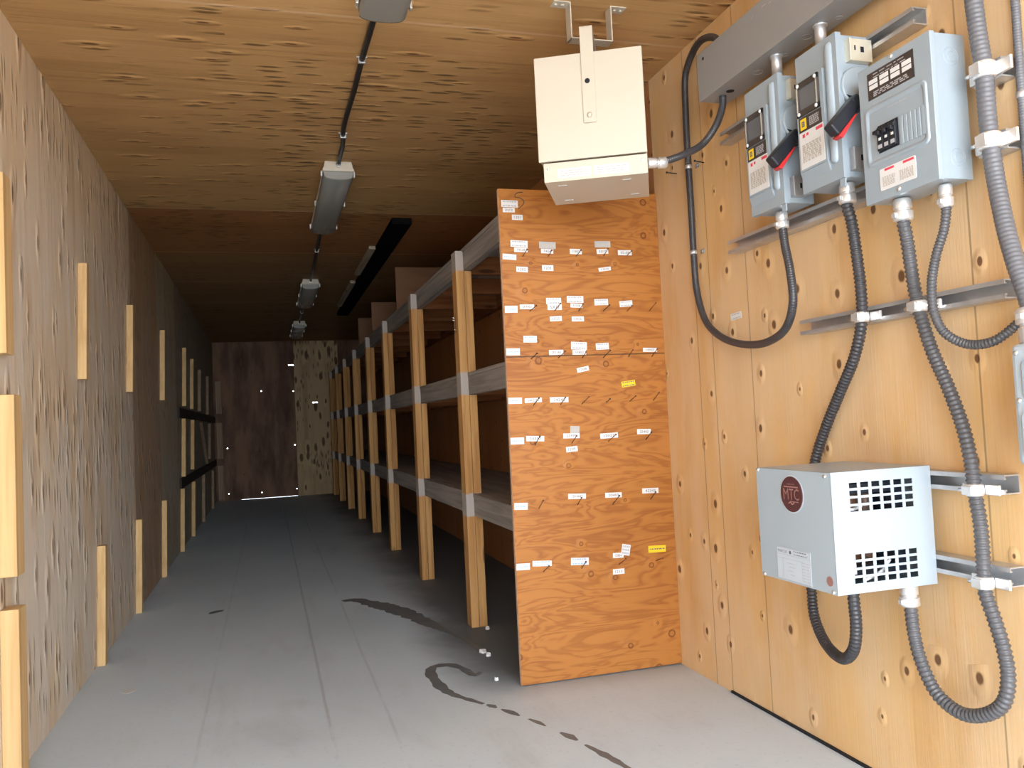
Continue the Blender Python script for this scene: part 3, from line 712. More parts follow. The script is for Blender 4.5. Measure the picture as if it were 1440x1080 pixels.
# ------------------------------------------------------------------ strut channels on the right wall
XS = 2.202
def strut(z, y0, y1, label, d=.041):
    h, th = .0205, .003
    poly = [(0, -h), (0, h), (d, h), (d, h - .010), (d - .006, h - .010), (d - .006, h - .007), (d - th, h - .007), (d - th, h - th), (th, h - th), (th, -h + th), (d - th, -h + th), (d - th, -h + .007), (d - .006, -h + .007), (d - .006, -h + .010), (d, -h + .010), (d, -h)]
    mb = MB().prism(poly, lambda u, v, q: (W - .0005 - u, q, z + v), y0, y1)
    return mb.solo('strut_channel', M['zinc'], label, 'channel', (W, y0, z), 'galvanised strut channels on the right wall')
strut(1.866, 1.525, 2.378, 'galvanised channel behind the tops of the two switch boxes')
strut(1.502, 1.44, 2.37, 'galvanised channel behind the bottoms of the two switch boxes')
strut(1.196, 1.333, 2.017, 'galvanised channel below the switch boxes carrying two clamped conduits')
strut(.790, 1.368, 1.83, 'galvanised channel behind the transformer, the upper of two')
strut(.598, 1.370, 1.83, 'galvanised channel behind the transformer, the lower of two')
strut(1.650, 1.302, 1.372, 'short galvanised channel holding the thick conduit, upper of two')
strut(1.500, 1.302, 1.372, 'short galvanised channel holding the thick conduit, lower of two')

# ------------------------------------------------------------------ conduits
def fitting(mb, p, d, r, L_=.045, m=0):
    mb.lathe(p, d, [(0, r * 1.25), (.004, r * 1.45), (L_ * .45, r * 1.45), (L_ * .47, r * 1.2), (L_ * .55, r * 1.2), (L_ * .57, r * 1.6), (L_ * .92, r * 1.6), (L_, r * 1.25)], 16, m)
    return mb
def conduit(name, pts, r, mat, label, ends=(), pitch=.0108, amp=.13, n=12, cat='conduit'):
    t = thing(name, label, cat, pts[0])
    MB().tube(pts, r, n, pitch / 4, pitch, amp).build('hose', mat, t)
    for p, d, L_ in ends:
        mb = MB(); fitting(mb, p, d, r, L_)
        mb.obox(Vector(p) + Vector(d) * L_ * .75 + Vector((-r * 1.7, 0, 0)), (1, 0, 0), (0, 1, 0), (0, 0, 1), .004, .006, .005, 0)
        mb.build('connector', M['silver'], t, .0008)
    return t
conduit('power_cable', [(2.160, 2.270, 2.114), (2.162, 2.300, 2.165), (2.175, 2.40, 2.212), (2.200, 2.512, 2.222), (2.215, 2.601, 2.178), (2.2185, 2.622, 2.044), (2.2185, 2.624, 1.850), (2.2185, 2.622, 1.682), (2.2185, 2.623, 1.540), (2.218, 2.614, 1.398), (2.215, 2.563, 1.290), (2.205, 2.458, 1.223), (2.190, 2.295, 1.178), (2.170, 2.122, 1.170), (2.160, 2.021, 1.200), (2.150, 1.970, 1.263), (2.150, 1.974, 1.354), (2.150, 1.990, 1.430), (2.150, 1.996, 1.482)],
        .0118, M['dark_pvc'], 'long black cable looping down the wall from the trough to the first switch box', [((2.15, 1.997, 1.524), (0, 0, -1), .048)], .007, .035, cat='cable')
conduit('heater_cable', [(2.150, 2.262, 1.962), (2.148, 2.264, 1.930), (2.120, 2.267, 1.865), (2.080, 2.283, 1.812), (2.000, 2.270, 1.769), (1.950, 2.277, 1.752), (1.925, 2.285, 1.746)],
        .0112, M['dark_pvc'], 'short dark cable curving from the trough bottom to the heater', [((1.786 + .166 * math.cos(HA) + .105 * math.sin(HA) * 1, 2.455 + .166 * math.sin(HA) - .105 * math.cos(HA), 1.744), (math.cos(HA), math.sin(HA) * .3, .02), .062)], .007, .03, cat='cable')
conduit('ribbed_conduit', [(2.150, 1.722, 1.492), (2.150, 1.725, 1.470), (2.155, 1.720, 1.432), (2.170, 1.726, 1.343), (2.1795, 1.731, 1.254), (2.1795, 1.735, 1.183), (2.190, 1.782, 1.097), (2.205, 1.865, 1.009), (2.217, 1.950, 0.914), (2.221, 2.013, 0.817), (2.221, 2.051, 0.690), (2.221, 2.072, 0.545), (2.218, 2.063, 0.445), (2.200, 2.033, 0.382), (2.170, 1.951, 0.330), (2.130, 1.829, 0.323), (2.100, 1.744, 0.373), (2.090, 1.718, 0.436), (2.080, 1.708, 0.500), (2.078, 1.706, .551)],
        .0135, M['dark_pvc'], 'dark ribbed conduit from the second switch box, passing behind the transformer', [((2.150, 1.722, 1.526), (0, 0, -1), .052)])
conduit('ribbed_conduit', [(2.150, 1.541, 1.400), (2.150, 1.542, 1.388), (2.155, 1.540, 1.346), (2.170, 1.546, 1.249), (2.1795, 1.545, 1.186), (2.187, 1.524, 1.090), (2.187, 1.483, 0.999), (2.183, 1.447, 0.913), (2.1795, 1.428, 0.837), (2.1795, 1.424, 0.776), (2.1795, 1.415, 0.702), (2.1795, 1.415, 0.627), (2.1795, 1.416, 0.567), (2.180, 1.398, 0.512), (2.178, 1.377, 0.451), (2.172, 1.366, 0.397), (2.168, 1.380, 0.342), (2.163, 1.432, 0.303), (2.160, 1.487, 0.292), (2.157, 1.547, 0.316), (2.153, 1.583, 0.378), (2.150, 1.596, 0.440), (2.147, 1.598, 0.515)],
        .014, M['grey_pvc'], 'grey ribbed conduit from the breaker panel looping up into the transformer', [((2.150, 1.541, 1.437), (0, 0, -1), .052), ((2.146, 1.598, .5515), (0, 0, -1), .052)])
conduit('ribbed_conduit', [(2.160, 1.425, 1.400), (2.160, 1.426, 1.385), (2.165, 1.441, 1.345), (2.165, 1.469, 1.290), (2.150, 1.471, 1.228), (2.150, 1.469, 1.164), (2.165, 1.459, 1.119), (2.185, 1.421, 1.090), (2.195, 1.364, 1.090), (2.212, 1.333, 1.112), (2.222, 1.300, 1.142), (2.226, 1.262, 1.190), (2.226, 1.232, 1.26)],
        .0097, M['grey_pvc'], 'thin grey ribbed conduit from the breaker panel curling round toward the picture edge', [((2.160, 1.425, 1.437), (0, 0, -1), .05)], .0075)
conduit('ribbed_conduit', [(2.181, 1.341, 1.925), (2.181, 1.340, 1.867), (2.181, 1.338, 1.804), (2.181, 1.332, 1.718), (2.181, 1.325, 1.647), (2.181, 1.325, 1.572), (2.181, 1.323, 1.497), (2.179, 1.314, 1.414), (2.165, 1.287, 1.311), (2.150, 1.255, 1.226), (2.143, 1.232, 1.17), (2.140, 1.222, 1.135)],
        .0172, M['pale_pvc'], 'thickest grey conduit coming down the wall beside the breaker panel', [((2.14, 1.220, 1.072), (0, .05, 1), .07), ((2.181, 1.341, 1.9625), (0, 0, -1), .05)], .010, .05, 14)
conduit('thin_conduit', [(2.2335, 1.289, 2.10), (2.2335, 1.288, 1.84), (2.2335, 1.287, 1.782), (2.2335, 1.288, 1.664), (2.2335, 1.288, 1.561), (2.2335, 1.288, 1.458), (2.2335, 1.288, 1.30)],
        .0085, M['pale_pvc'], 'thinnest grey conduit on the wall at the picture edge', (), .006, .06)
# clamps: a steel band round the conduit with two ears on the channel lips
def clamp(p, r, label, ax=(0, 0, 1), big=False):
    p = Vector(p); t = thing('conduit_clamp', label, 'clamp', tuple(p), 0, 'conduit clamps on the channels')
    ax = Vector(ax).normalized(); h = .034 if big else .027
    mb = MB().lathe(p - ax * h / 2, ax, [(0, r + .0006), (.001, r + .004), (h * .5, r + .0055), (h - .001, r + .004), (h, r + .0006)], 20)
    for s in (-1, 1): mb.obox((XS - .004, p.y + s * (r + .016), p.z), (1, 0, 0), (0, 1, 0), (0, 0, 1), .0035, .018, h * .42)
    mb.obox((p.x - r - .005, p.y, p.z), (1, 0, 0), (0, 1, 0), (0, 0, 1), .004, .013, h * .36)
    mb.build('band', M['silver'], t, .0015)
    MB().cyl((p.x - r * .5, p.y + r + .002, p.z), (p.x - r * .5, p.y + r + .020, p.z - .002), .0042, n=8).build('clamp_screw', M['steel'], t)
clamp((2.1795, 1.735, 1.190), .0135, 'silver clamp on the dark conduit at the channel below the switch boxes')
clamp((2.1795, 1.545, 1.190), .014, 'silver clamp on the grey conduit at the channel below the breaker panel')
clamp((2.1795, 1.424, .778), .014, 'silver clamp on the upper transformer channel')
clamp((2.1795, 1.4155, .583), .014, 'silver clamp on the lower transformer channel')
clamp((2.181, 1.325, 1.648), .0175, 'large silver clamp on the thick conduit, upper of two', big=True)
clamp((2.181, 1.323, 1.499), .0175, 'large silver clamp on the thick conduit, lower of two', big=True)
def strap(p, r, label):
    p = Vector(p); mb = MB().lathe(p - Vector((0, 0, .007)), (0, 0, 1), [(0, r + .0005), (.001, r + .002), (.013, r + .002), (.014, r + .0005)], 18)
    mb.obox((W - .0015, p.y - r - .012, p.z), (1, 0, 0), (0, 1, 0), (0, 0, 1), .0014, .014, .007).cyl((W - .003, p.y - r - .016, p.z), (W - .007, p.y - r - .016, p.z), .004, .003, 10)
    return mb.solo('cable_strap', M['zinc'], label, 'strap', tuple(p), 'cable straps on the right wall')
strap((2.2185, 2.624, 1.85), .0118, 'small steel strap on the long black cable, upper of two')
strap((2.2185, 2.623, 1.54), .0118, 'small steel strap on the long black cable, lower of two')
strap((2.2335, 1.288, 1.586), .0085, 'small steel strap on the thinnest conduit at the picture edge')
strap((2.2335, 1.288, 1.315), .0085, 'small steel strap low on the thinnest conduit at the picture edge')

# ------------------------------------------------------------------ trough above the switches
t = thing('wiring_trough', 'long grey steel wiring trough high on the right wall', 'trough', (2.15, 1.6, 1.963))
zt0, zt1 = 1.963, 2.113
mb = MB().box(2.104, XS, 0.6, 2.322, zt0, zt1)
for y, x, r in ((2.082, 2.160, .015), (1.960, 2.172, .009), (1.852, 2.160, .015), (1.741, 2.176, .009), (1.62, 2.160, .015), (1.50, 2.170, .009)): mb.ring((x, y, zt0), (0, 0, -1), r, .0016, .0014)
b = mb.build('trough_body', M['enamel_warm'], t, .002)
MB().box(2.1015, 2.1045, 0.6, 2.324, zt0 - .002, zt1 + .002).build('trough_cover', M['enamel_warm'], t, .0008)
MB().cyl((2.152, 2.222, zt0 - .0002), (2.152, 2.222, zt0 - .0012), .0125, n=20).build('open_knockout', M['void'], b)
MB().cyl((2.1012, 2.285, 2.089), (2.1002, 2.285, 2.089), .005, n=14).build('screw_hole', M['void'], b)
for y, x in ((1.970, 2.146), (1.783, 2.150)):
    MB().lathe((x, y, zt0), (0, 0, -1), [(0, .019), (.006, .019), (.007, .0145), (.066, .0145), (.068, .019), (.0765, .019)], 18).build('nipple', M['zinc'], t)
mb = MB()
for i, (y, w) in enumerate(((2.07, .014), (2.03, .02), (2.005, .012), (1.95, .02), (1.92, .016), (1.80, .015), (1.77, .02))):
    mb.box(2.1006, 2.1012, y - w / 2, y + w / 2, 2.086 + (i % 2) * .006, 2.0875 + (i % 2) * .006)
mb.build('pencil_marks', M['ink_soft'], t)

# ------------------------------------------------------------------ safety switches
def switch(y0, label, pos):
    w = .160; y1 = y0 + w; z0, z1 = 1.526, 1.887; xf = 2.103
    t = thing('safety_switch', label, 'switch box', (2.15, y0 + w / 2, z0), 0, 'safety switches on the right wall')
    bd = MB().box(2.118, XS - .0005, y0 + .006, y1 - .004, z0 + .003, z1 - .003).build('enclosure', M['enamel'], t, .002)
    mb = MB().box(xf, 2.119, y0, y1, z0, z1)
    # pressed ridge along the hinge side, rounded ends, and sloping lip at the foot of the label field
    zc0, zc1, yr, rr = z0 + .055, z1 - .028, y0 + .028, .0125
    rs = []
    for f in range(7):
        a = math.pi / 2 * f / 6; rs.append((zc0 - rr + rr * (1 - math.cos(a)), math.sin(a)))
    prof = [(zc0 - rr * math.cos(math.pi / 2 * f / 6), max(.03, math.sin(math.pi / 2 * f / 6))) for f in range(7)] + [(zc1 + rr * math.sin(math.pi / 2 * f / 6), max(.03, math.cos(math.pi / 2 * f / 6))) for f in range(7)]
    mb.rings([[(xf + .001 - rr * .8 * k * math.sin(math.pi * i / 8), yr - rr * (.35 + .65 * k) * math.cos(math.pi * i / 8), z) for i in range(9)] for z, k in prof], 0, True, True)
    mb.hexa([(xf - .0005, y0 + .045, z0 + .030), (xf + .002, y0 + .045, z0 + .028), (xf + .002, y1 - .006, z0 + .028), (xf - .0005, y1 - .006, z0 + .030),
             (xf - .009, y0 + .045, z0 + .054), (xf + .002, y0 + .045, z0 + .058), (xf + .002, y1 - .006, z0 + .058), (xf - .009, y1 - .006, z0 + .054)])
    mb.box(xf - .009, xf + .002, y0 + .045, y1 - .006, z0 + .055, z0 + .289)
    cv = mb.build('cover', M['enamel'], t, .003)
    F = xf - .009
    # window
    wy0, wy1, wz0, wz1 = y0 + .058, y1 - .012, 1.722, 1.811
    mb = MB(); b = .010
    for q in ((wy0, wy1, wz0, wz0 + b * 1.6), (wy0, wy1, wz1 - b * 1.6, wz1), (wy0, wy0 + b, wz0, wz1), (wy1 - b, wy1, wz0, wz1)): mb.box(F - .005, F - .0003, *q)
    wf = mb.build('window_frame', M['brown_print'], t, .0012)
    MB().box(F - .003, F - .0006, wy0 + b, wy1 - b, wz0 + b, wz1 - b).build('window_pane', M['window'], wf)
    for yy in (wy0 + .006, wy1 - .006):
        MB().box(F - .0062, F - .0048, yy - .0025, yy + .0025, wz0 + .012, wz1 - .012).build('window_edge', M['steel'], wf)
        for zz in (wz0 + .007, wz1 - .007): MB().lathe((F - .005, yy + (.004 if yy < y0 + .1 else -.004), zz), (-1, 0, 0), [(0, .005), (.002, .0048), (.004, .002)], 10).build('screw', M['white'], wf)
    # dark label with yellow emblem
    ly0, ly1 = y0 + .056, y1 - .014
    lb = MB().box(F - .0014, F - .0003, ly0, ly1, 1.682, 1.720).build('type_label', M['brown_print'], t)
    MB().box(F - .002, F - .0014, ly1 - .030, ly1 - .006, 1.687, 1.715).build('emblem', M['yellow'], lb)
    mb = MB().box(F - .0024, F - .002, ly1 - .0235, ly1 - .0125, 1.694, 1.708)
    mb.build('emblem_mark', M['ink'], lb)
    mb = MB().text('D', (F - .0026, ly1 - .018, 1.701), (0, -1, 0), (0, 0, 1), .005, .008, 0); mb.build('emblem_letter', M['yellow'], lb)
    mb = MB(); r = random.Random(pos); line_print(mb, (F - .0016, (ly0 + ly1) / 2 - .016, 1.701), (0, -1, 0), (0, 0, 1), .045, .032, 5, 0, r); mb.build('small_print', M['ink_soft'], lb)
    wl = MB().box(F - .0013, F - .0003, ly0 - .004, ly1 + .001, 1.586, 1.681).build('warning_label', M['white'], t); wl['label'] = 'white warning label with red heading'
    mb = MB().box(F - .0018, F - .0013, ly0 - .002, ly0 + .024, 1.669, 1.677).box(F - .0018, F - .0013, ly1 - .022, ly1 - .012, 1.666, 1.675).box(F - .0018, F - .0013, ly1 - .036, ly1 - .028, 1.668, 1.675)
    mb.build('red_heading', M['red_print'], wl)
    mb = MB(); line_print(mb, (F - .0015, (ly0 + ly1) / 2, 1.625), (0, -1, 0), (0, 0, 1), .088, .070, 9, 0, r); mb.build('small_print', M['faded'], wl)
    # latches on the near side
    for i, (za, zb) in enumerate(((1.815, 1.868), (1.545, 1.597))):
        xa = 2.135 if i == 0 else 2.128; xb = 2.199 if i == 0 else 2.166
        mb = MB().box(xa, xb, y0 - .012, y0 - .010, za, zb).box(xa, xb, y0 - .012, y0 + .006, za - .002, za).box(xa - .002, xa + .003, y0 - .014, y0 + .006, za - .002, zb + .001)
        o = mb.build('latch_plate', M['brass'] if i == 0 else M['zinc'], t, .0008)
        mb = MB().box(xa + .012, xa + .016, y0 - .0125, y0 - .0119, za + .024, za + .036).box(xa + .030, xa + (.030 + .010), y0 - .0125, y0 - .0119, za + .020, za + .034) if i == 0 else MB().box(xa + .018, xa + .024, y0 - .0125, y0 - .0119, za + .020, za + .034)
        mb.build('latch_slot', M['void'], o)
    # handle hub and lever
    hub = MB().lathe((2.158, y0 + .007, 1.752), (0, -1, 0), [(0, .049), (.012, .049), (.015, .046)], 32).build('handle_hub', M['enamel'], t)
    MB().prism([(2.118, 1.728), (2.150, 1.722), (2.158, 1.704), (2.138, 1.708)], lambda u, v, h: (u, y0 - .008 - h, v), 0, .0012).build('hub_opening', M['void'], hub)
    A = Vector((2.132, y0 - .022, 1.697)); B = Vector((2.048, y0 - .036, 1.617)); d = (B - A).normalized(); n = Vector((0, 1, 0)); e = d.cross(n).normalized()
    if e.z < 0: e = -e
    hd = MB().obox((A + B) / 2 + e * .006, d, e, n, (B - A).length / 2, .0165, .015)
    hd.obox(A + e * .002, d, e, n, .014, .020, .017)
    lv = hd.build('handle', M['black'], t, .005)
    m_ = (A + B) / 2 - e * .017 + d * .012
    q = [m_ - d * .040 + e * .004, m_ + d * .042 - e * .006, m_ + d * .050 + e * .006, m_ - d * .040 + e * .008]
    MB().hexa([v - n * .0155 for v in q] + [v + n * .010 for v in q]).build('red_grip', M['red'], lv, .003)['label'] = 'red strip under the handle'
    # padlock eye at the foot
    MB().box(xf + .006, xf + .010, y0 + .004, y0 + .024, z0 - .020, z0 + .004).build('padlock_eye', M['enamel'], t, .001)
    return t
switch(1.912, 'first grey switch box under the trough, farther from the open end', 1)
switch(1.671, 'second grey switch box under the trough, between the first and the breaker panel', 2)

# ------------------------------------------------------------------ breaker panel
t = thing('breaker_panel', 'grey breaker panel with three black breakers and a dark rating label', 'breaker panel', (2.15, 1.497, 1.437))
y0, y1, z0, z1, xf = 1.387, 1.609, 1.437, 1.757, 2.109
mb = MB().box(2.121, XS - .0003, y0 + .003, y1 - .003, z0 + .003, z1 - .002)
for zz in (1.706, 1.487):
    mb.ring((2.165, y0 + .003, zz), (0, -1, 0), .019, .0014, .0012).ring((2.168, y0 + .003, zz), (0, -1, 0), .011, .0014, .0012)
mb.build('enclosure', M['enamel'], t, .002)
mb = MB().box(xf, 2.122, y0, y1, z0, z1)
cy, cz = (y0 + y1) / 2, 1.590
def XF(u, v, h): return (xf - h, cy - u, cz + v)
ow, oh = .186, .134
outer = rrect(ow, oh, .012); inner = rrect(ow - .010, oh - .010, .010); inn2 = rrect(ow - .022, oh - .022, .008)
mb.rings([[XF(u, v, -.0005) for u, v in rrect(ow + .006, oh + .006, .014)], [XF(u, v, .0035) for u, v in outer], [XF(u, v, .0035) for u, v in inner], [XF(u, v, .0004) for u, v in inn2]], 0, True, False)
for i in range(6): mb.box(xf - .003, xf + .001, 1.412 + i * .0128, 1.4215 + i * .0128, 1.543, 1.606)
mb.build('cover', M['enamel'], t, .0012)
bk = MB().box(xf - .0016, xf + .001, 1.491, 1.554, 1.545, 1.608).build('breaker_opening', M['black'], t)
for i in range(3):
    yb = 1.4945 + i * .0195
    b = MB().box(xf - .008, xf - .0005, yb, yb + .0175, 1.549, 1.603).build('breaker', M['black'], t, .001)
    MB().box(xf - .016, xf - .008, yb + .004, yb + .0135, 1.583, 1.592).build('breaker_toggle', M['black'], b, .001)
    MB().box(xf - .0088, xf - .008, yb + .005, yb + .012, 1.572, 1.578).build('rating_mark', M['white'], b)
    MB().box(xf - .0088, xf - .008, yb + .003, yb + .0145, 1.553, 1.562).build('breaker_print', M['ink_soft'], b)
MB().box(xf - .012, xf - .005, 1.494, 1.561, 1.590, 1.598).build('tie_bar', M['black'], bk, .001)
lb = MB().box(xf - .0014, xf - .0003, 1.434, 1.577, 1.676, 1.738).build('rating_label', M['brown_print'], t)
mb = MB(); r = random.Random(5)
for i in range(4):
    for j in range(2): mb.box(xf - .0019, xf - .0014, 1.441 + i * .0345, 1.441 + i * .0345 + .0275, 1.6985 + j * .0125, 1.7085 + j * .0125)
mb.build('label_boxes', M['white'], lb)
for zz, ww, hh, rr_ in ((1.728, .125, .012, 2), (1.686, .13, .014, 3)):
    mb = MB(); line_print(mb, (xf - .0016, 1.505, zz), (0, -1, 0), (0, 0, 1), ww, hh, rr_, 0, r); mb.build('small_print', M['ink_soft'], lb)
wl = MB().prism(rrect(.110, .050, .004), lambda u, v, h: (xf - .0003 - h, 1.5025 - u, 1.483 + v), 0, .001).build('warning_label', M['white'], t); wl['label'] = 'white warning label with red headings'
for ya, yb in ((1.452, 1.484), (1.512, 1.541)): MB().box(xf - .0018, xf - .0013, ya, yb, 1.5005, 1.5055).build('red_heading', M['red_print'], wl)
for yy, ww in ((1.476, .048), (1.530, .046)):
    mb = MB(); line_print(mb, (xf - .0015, yy, 1.477), (0, -1, 0), (0, 0, 1), ww, .033, 7, 0, r); mb.build('small_print', M['faded'], wl)
mb = MB(); line_print(mb, (xf - .0006, 1.535, 1.664), (0, -1, 0), (0, 0, 1), .07, .014, 1, 0, r); line_print(mb, (xf - .0008, 1.49, 1.640), (0, -1, 0), (0, 0, 1), .07, .012, 1, 0, r); mb.build('handwriting', M['ink_soft'], t)
for yy, zz in ((1.500, 1.750), (1.502, 1.449)): MB().lathe((xf, yy, zz), (-1, 0, 0), [(0, .006), (.002, .0058), (.0045, .002)], 12).build('cover_screw', M['steel'], t)

# ------------------------------------------------------------------ transformer
t = thing('transformer', 'pale grey ventilated transformer box with a round maroon badge', 'transformer', (2.06, 1.714, .552))
x0, x1, y0, y1, z0, z1 = 1.930, XS - .001, 1.568, 1.860, .552, .823
th = .002
mb = MB().box(x0, x0 + th, y0, y1, z0, z1).box(x1 - th, x1, y0 + th, y1, z0, z1).box(x0, x1, y1 - th, y1, z0, z1)
mb.box(x0, x1, y0, y1 - th, z1 - th, z1).box(x0 + th, x1, y0 + th, y1 - th, z0, z0 + th)
case = mb.build('case', M['enamel_light'], t, .0012)
# vented side, with real openings
gx0, gx1 = 1.974, 2.154
holes = []
for za, zb in ((.731, .801), (.572, .642)):
    for i in range(6):
        for j in range(4):
            a = gx0 + (gx1 - gx0) * i / 6 + .003; b = gx0 + (gx1 - gx0) * (i + 1) / 6 - .005; c = za + (zb - za) * j / 4 + .002; d = za + (zb - za) * (j + 1) / 4 - .0035
            holes.append((a, b, c, d))
xs = sorted({x0, x1} | {h[0] for h in holes} | {h[1] for h in holes}); zs = sorted({z0, z1} | {h[2] for h in holes} | {h[3] for h in holes})
mb = MB(); vd = {}
for xa, xb in zip(xs, xs[1:]):
    for za, zb in zip(zs, zs[1:]):
        cx_, cz_ = (xa + xb) / 2, (za + zb) / 2
        if any(a < cx_ < b and c < cz_ < d for a, b, c, d in holes): continue
        q = []
        for p in ((xa, za), (xb, za), (xb, zb), (xa, zb)):
            if p not in vd: vd[p] = mb.bm.verts.new((p[0], y0, p[1]))
            q.append(vd[p])
        mb._f(q, 0)
vp = mb.build('vent_panel', M['enamel_light'], t); s = vp.modifiers.new('thickness', 'SOLIDIFY'); s.thickness = .0018; s.offset = -1
co = MB().box(1.965, 2.165, y0 + .05, y1 - .03, .575, .600).box(1.965, 2.165, y0 + .05, y1 - .03, .765, .790).box(1.965, 1.990, y0 + .05, y1 - .03, .600, .765).box(2.14, 2.165, y0 + .05, y1 - .03, .600, .765).build('core', M['core'], case, .002)
for xx in (2.02, 2.065, 2.11): MB().lathe((xx, y0 + .12, .60), (0, 0, 1), [(0, .020), (.01, .0215), (.155, .0215), (.165, .020)], 16).build('winding', M['copper'], case)
for i, pts in enumerate((((1.985, y0 + .02, .73), (1.99, y0 + .018, .66), (1.995, y0 + .02, .59)), ((2.02, y0 + .02, .575), (2.06, y0 + .016, .59), (2.09, y0 + .02, .615)), ((1.975, y0 + .016, .74), (1.995, y0 + .02, .735), (2.03, y0 + .03, .74)))):
    MB().tube(pts, .004, 8, .006).build('lead_wire', M['white'], case)
for y, z in ((1.850, .818), (1.588, .814), (1.847, .556), (1.582, .557)): MB().lathe((x0, y, z), (-1, 0, 0), [(0, .0052), (.0015, .005), (.004, .0025)], 12).build('screw', M['steel'], t)
# round badge with raised letters
E = Vector((0, -1, 0)); U = Vector((0, 0, 1))
bc = Vector((x0 - .0004, 1.713, .7655))
MB().lathe(bc + Vector((.0003, 0, 0)), (-1, 0, 0), [(0, .0455), (.0006, .0455)], 40).build('badge_rim', M['plate'], t)
bd = MB().lathe(bc - Vector((.0003, 0, 0)), (-1, 0, 0), [(0, .0425), (.0016, .0425), (.002, .041)], 40).build('badge', M['badge'], t)
bd['label'] = 'round maroon badge lettered MTC'
F = bc - Vector((.0026, 0, 0))
mb = MB().text('MTC', F, E, U, .060, .027, 0)
mb.obox(F + U * .0175, E, U, (1, 0, 0), .027, .0016, .0003).obox(F - U * .0175 + E * .01, E, U, (1, 0, 0), .016, .0012, .0003)
mb.tube([F - U * .022 - E * .012, F - U * .019 - E * .004, F - U * .024 + E * .002, F - U * .020 + E * .010], .0012, 6, .002)
line_print(mb, F + U * .024, E, U, .036, .010, 1, 0, random.Random(3))
mb.build('badge_lettering', M['badge_relief'], bd)
pl = MB().box(x0 - .001, x0 - .0003, 1.657, 1.789, .556, .634).build('rating_plate', M['plate'], t); pl['label'] = 'printed rating plate with a wiring diagram'
F = Vector((x0 - .0013, 0, 0)); r = random.Random(8)
mb = MB()
def bar(y, z, w, h): mb.box(x0 - .0013, x0 - .0011, y - w / 2, y + w / 2, z - h / 2, z + h / 2)
for z_ in (.633, .557): bar(1.723, z_, .130, .0012)
for y_ in (1.788, 1.658): bar(y_, .595, .0012, .076)
bar(1.723, .617, .128, .0008); bar(1.735, .608, .100, .0008); bar(1.690, .585, .0008, .046); bar(1.765, .585, .0008, .046)
for i in range(7): bar(1.683, .606 - i * .007, .012, .0014); bar(1.668, .606 - i * .007, .010, .0014)
for i in range(4): bar(1.735 - (i % 2) * .006, .598 - i * .009, .030 - i * .004, .0012)
mb.build('plate_print', M['ink_soft'], pl)
mb = MB().text('MARCUS', (x0 - .0014, 1.765, .6245), E, U, .036, .007, 0).cyl((x0 - .0011, 1.734, .6245), (x0 - .0014, 1.734, .6245), .0042, n=14)
line_print(mb, (x0 - .0014, 1.694, .625), E, U, .062, .012, 2, 0, r); mb.build('plate_heading', M['ink'], pl)
MB().lathe((x0 - .0003, 1.592, .580), (-1, 0, 0), [(0, .011), (.0008, .011)], 24).build('approval_sticker', M['badge_relief'], t)

# ------------------------------------------------------------------ box at the picture edge
t = thing('disconnect_box', 'pale grey box at the picture edge below the thick conduit', 'box', (2.15, 1.1, .842))
mb = MB().box(2.100, W, .93, 1.242, .842, 1.072)
b = mb.build('box_body', M['enamel_light'], t, .012, seg=3)
MB().prism(rrect(.26, .085, .012), lambda u, v, h: (2.0995 - h, 1.09 - u, .902 + v), 0, .006).build('lower_cover', M['enamel_light'], t, .002)
MB().prism(rrect(.25, .07, .010), lambda u, v, h: (2.0995 - h, 1.09 - u, 1.005 + v), 0, .004).build('upper_cover', M['enamel'], t, .002)
for z_ in (.965, 1.055): MB().lathe((2.099, 1.225, z_), (-1, 0, 0), [(0, .005), (.002, .005), (.004, .002)], 12).build('screw', M['steel'], t)

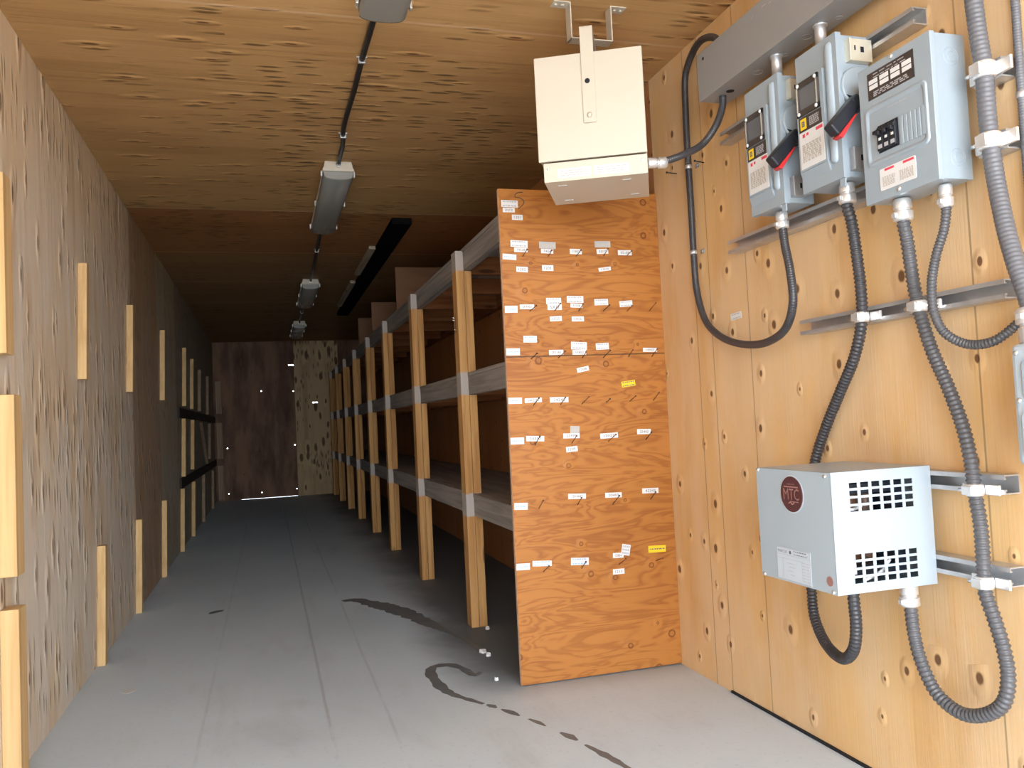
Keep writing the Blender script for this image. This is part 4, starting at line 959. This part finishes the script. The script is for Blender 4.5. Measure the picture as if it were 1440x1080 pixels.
# ------------------------------------------------------------------ daylight from the open end
wd = bpy.data.worlds.new('sky'); SC.world = wd; wd.use_nodes = True
bg = wd.node_tree.nodes['Background']; nt = wd.node_tree
tc = nt.nodes.new('ShaderNodeTexCoord'); sx = nt.nodes.new('ShaderNodeSeparateXYZ'); rp = nt.nodes.new('ShaderNodeValToRGB')
nt.links.new(tc.outputs['Generated'], sx.inputs[0]); nt.links.new(sx.outputs[2], rp.inputs[0]); nt.links.new(rp.outputs[0], bg.inputs[0])
for e, (p, c) in zip([rp.color_ramp.elements[0], rp.color_ramp.elements[1], rp.color_ramp.elements.new(.14), rp.color_ramp.elements.new(.4)], ((0.0, (.90, .96, 1.0)), (1.0, (.16, .22, .31)), (.14, (.66, .73, .80)), (.4, (.30, .37, .46)))):
    e.position = p; e.color = (*c, 1)
bg.inputs[1].default_value = 2.4
ld = bpy.data.lights.new('opening_portal', 'AREA'); ld.shape = 'RECTANGLE'; ld.size = W; ld.size_y = H; ld.cycles.is_portal = True
lo = bpy.data.objects.new('opening_portal', ld); COL.objects.link(lo); lo.location = (W / 2, YN - .02, H / 2); lo.rotation_euler = (R(90), 0, 0); lo['kind'] = 'helper'

# ------------------------------------------------------------------ camera
cam = bpy.data.cameras.new('camera'); co_ = bpy.data.objects.new('camera', cam); COL.objects.link(co_)
cam.sensor_width = 36; cam.lens = 36 * 1162.78 / 1440; cam.clip_start = .02; cam.clip_end = 200
r_ = Vector((.95797864, -.28278633, -.04805027)); u_ = Vector((.03390043, -.05472231, .99792596)); f_ = Vector((.28482924, .95762068, .04283622))
mw = Matrix.Identity(4)
for i in range(3): mw[i][0] = r_[i]; mw[i][1] = u_[i]; mw[i][2] = -f_[i]
mw.translation = (.73795, 0, .97532)
co_.matrix_world = mw; SC.camera = co_

for o in SC.objects:
    if 'off' in o: del o['off']
vs_ = SC.view_settings
vs_.view_transform = 'Standard'; vs_.look = 'None'; vs_.exposure = EXPOSURE; vs_.gamma = 1.0; vs_.use_curve_mapping = False
SC.cycles.use_denoising = True
SC.cycles.max_bounces = 12; SC.cycles.diffuse_bounces = 8; SC.cycles.glossy_bounces = 4; SC.cycles.transparent_max_bounces = 12
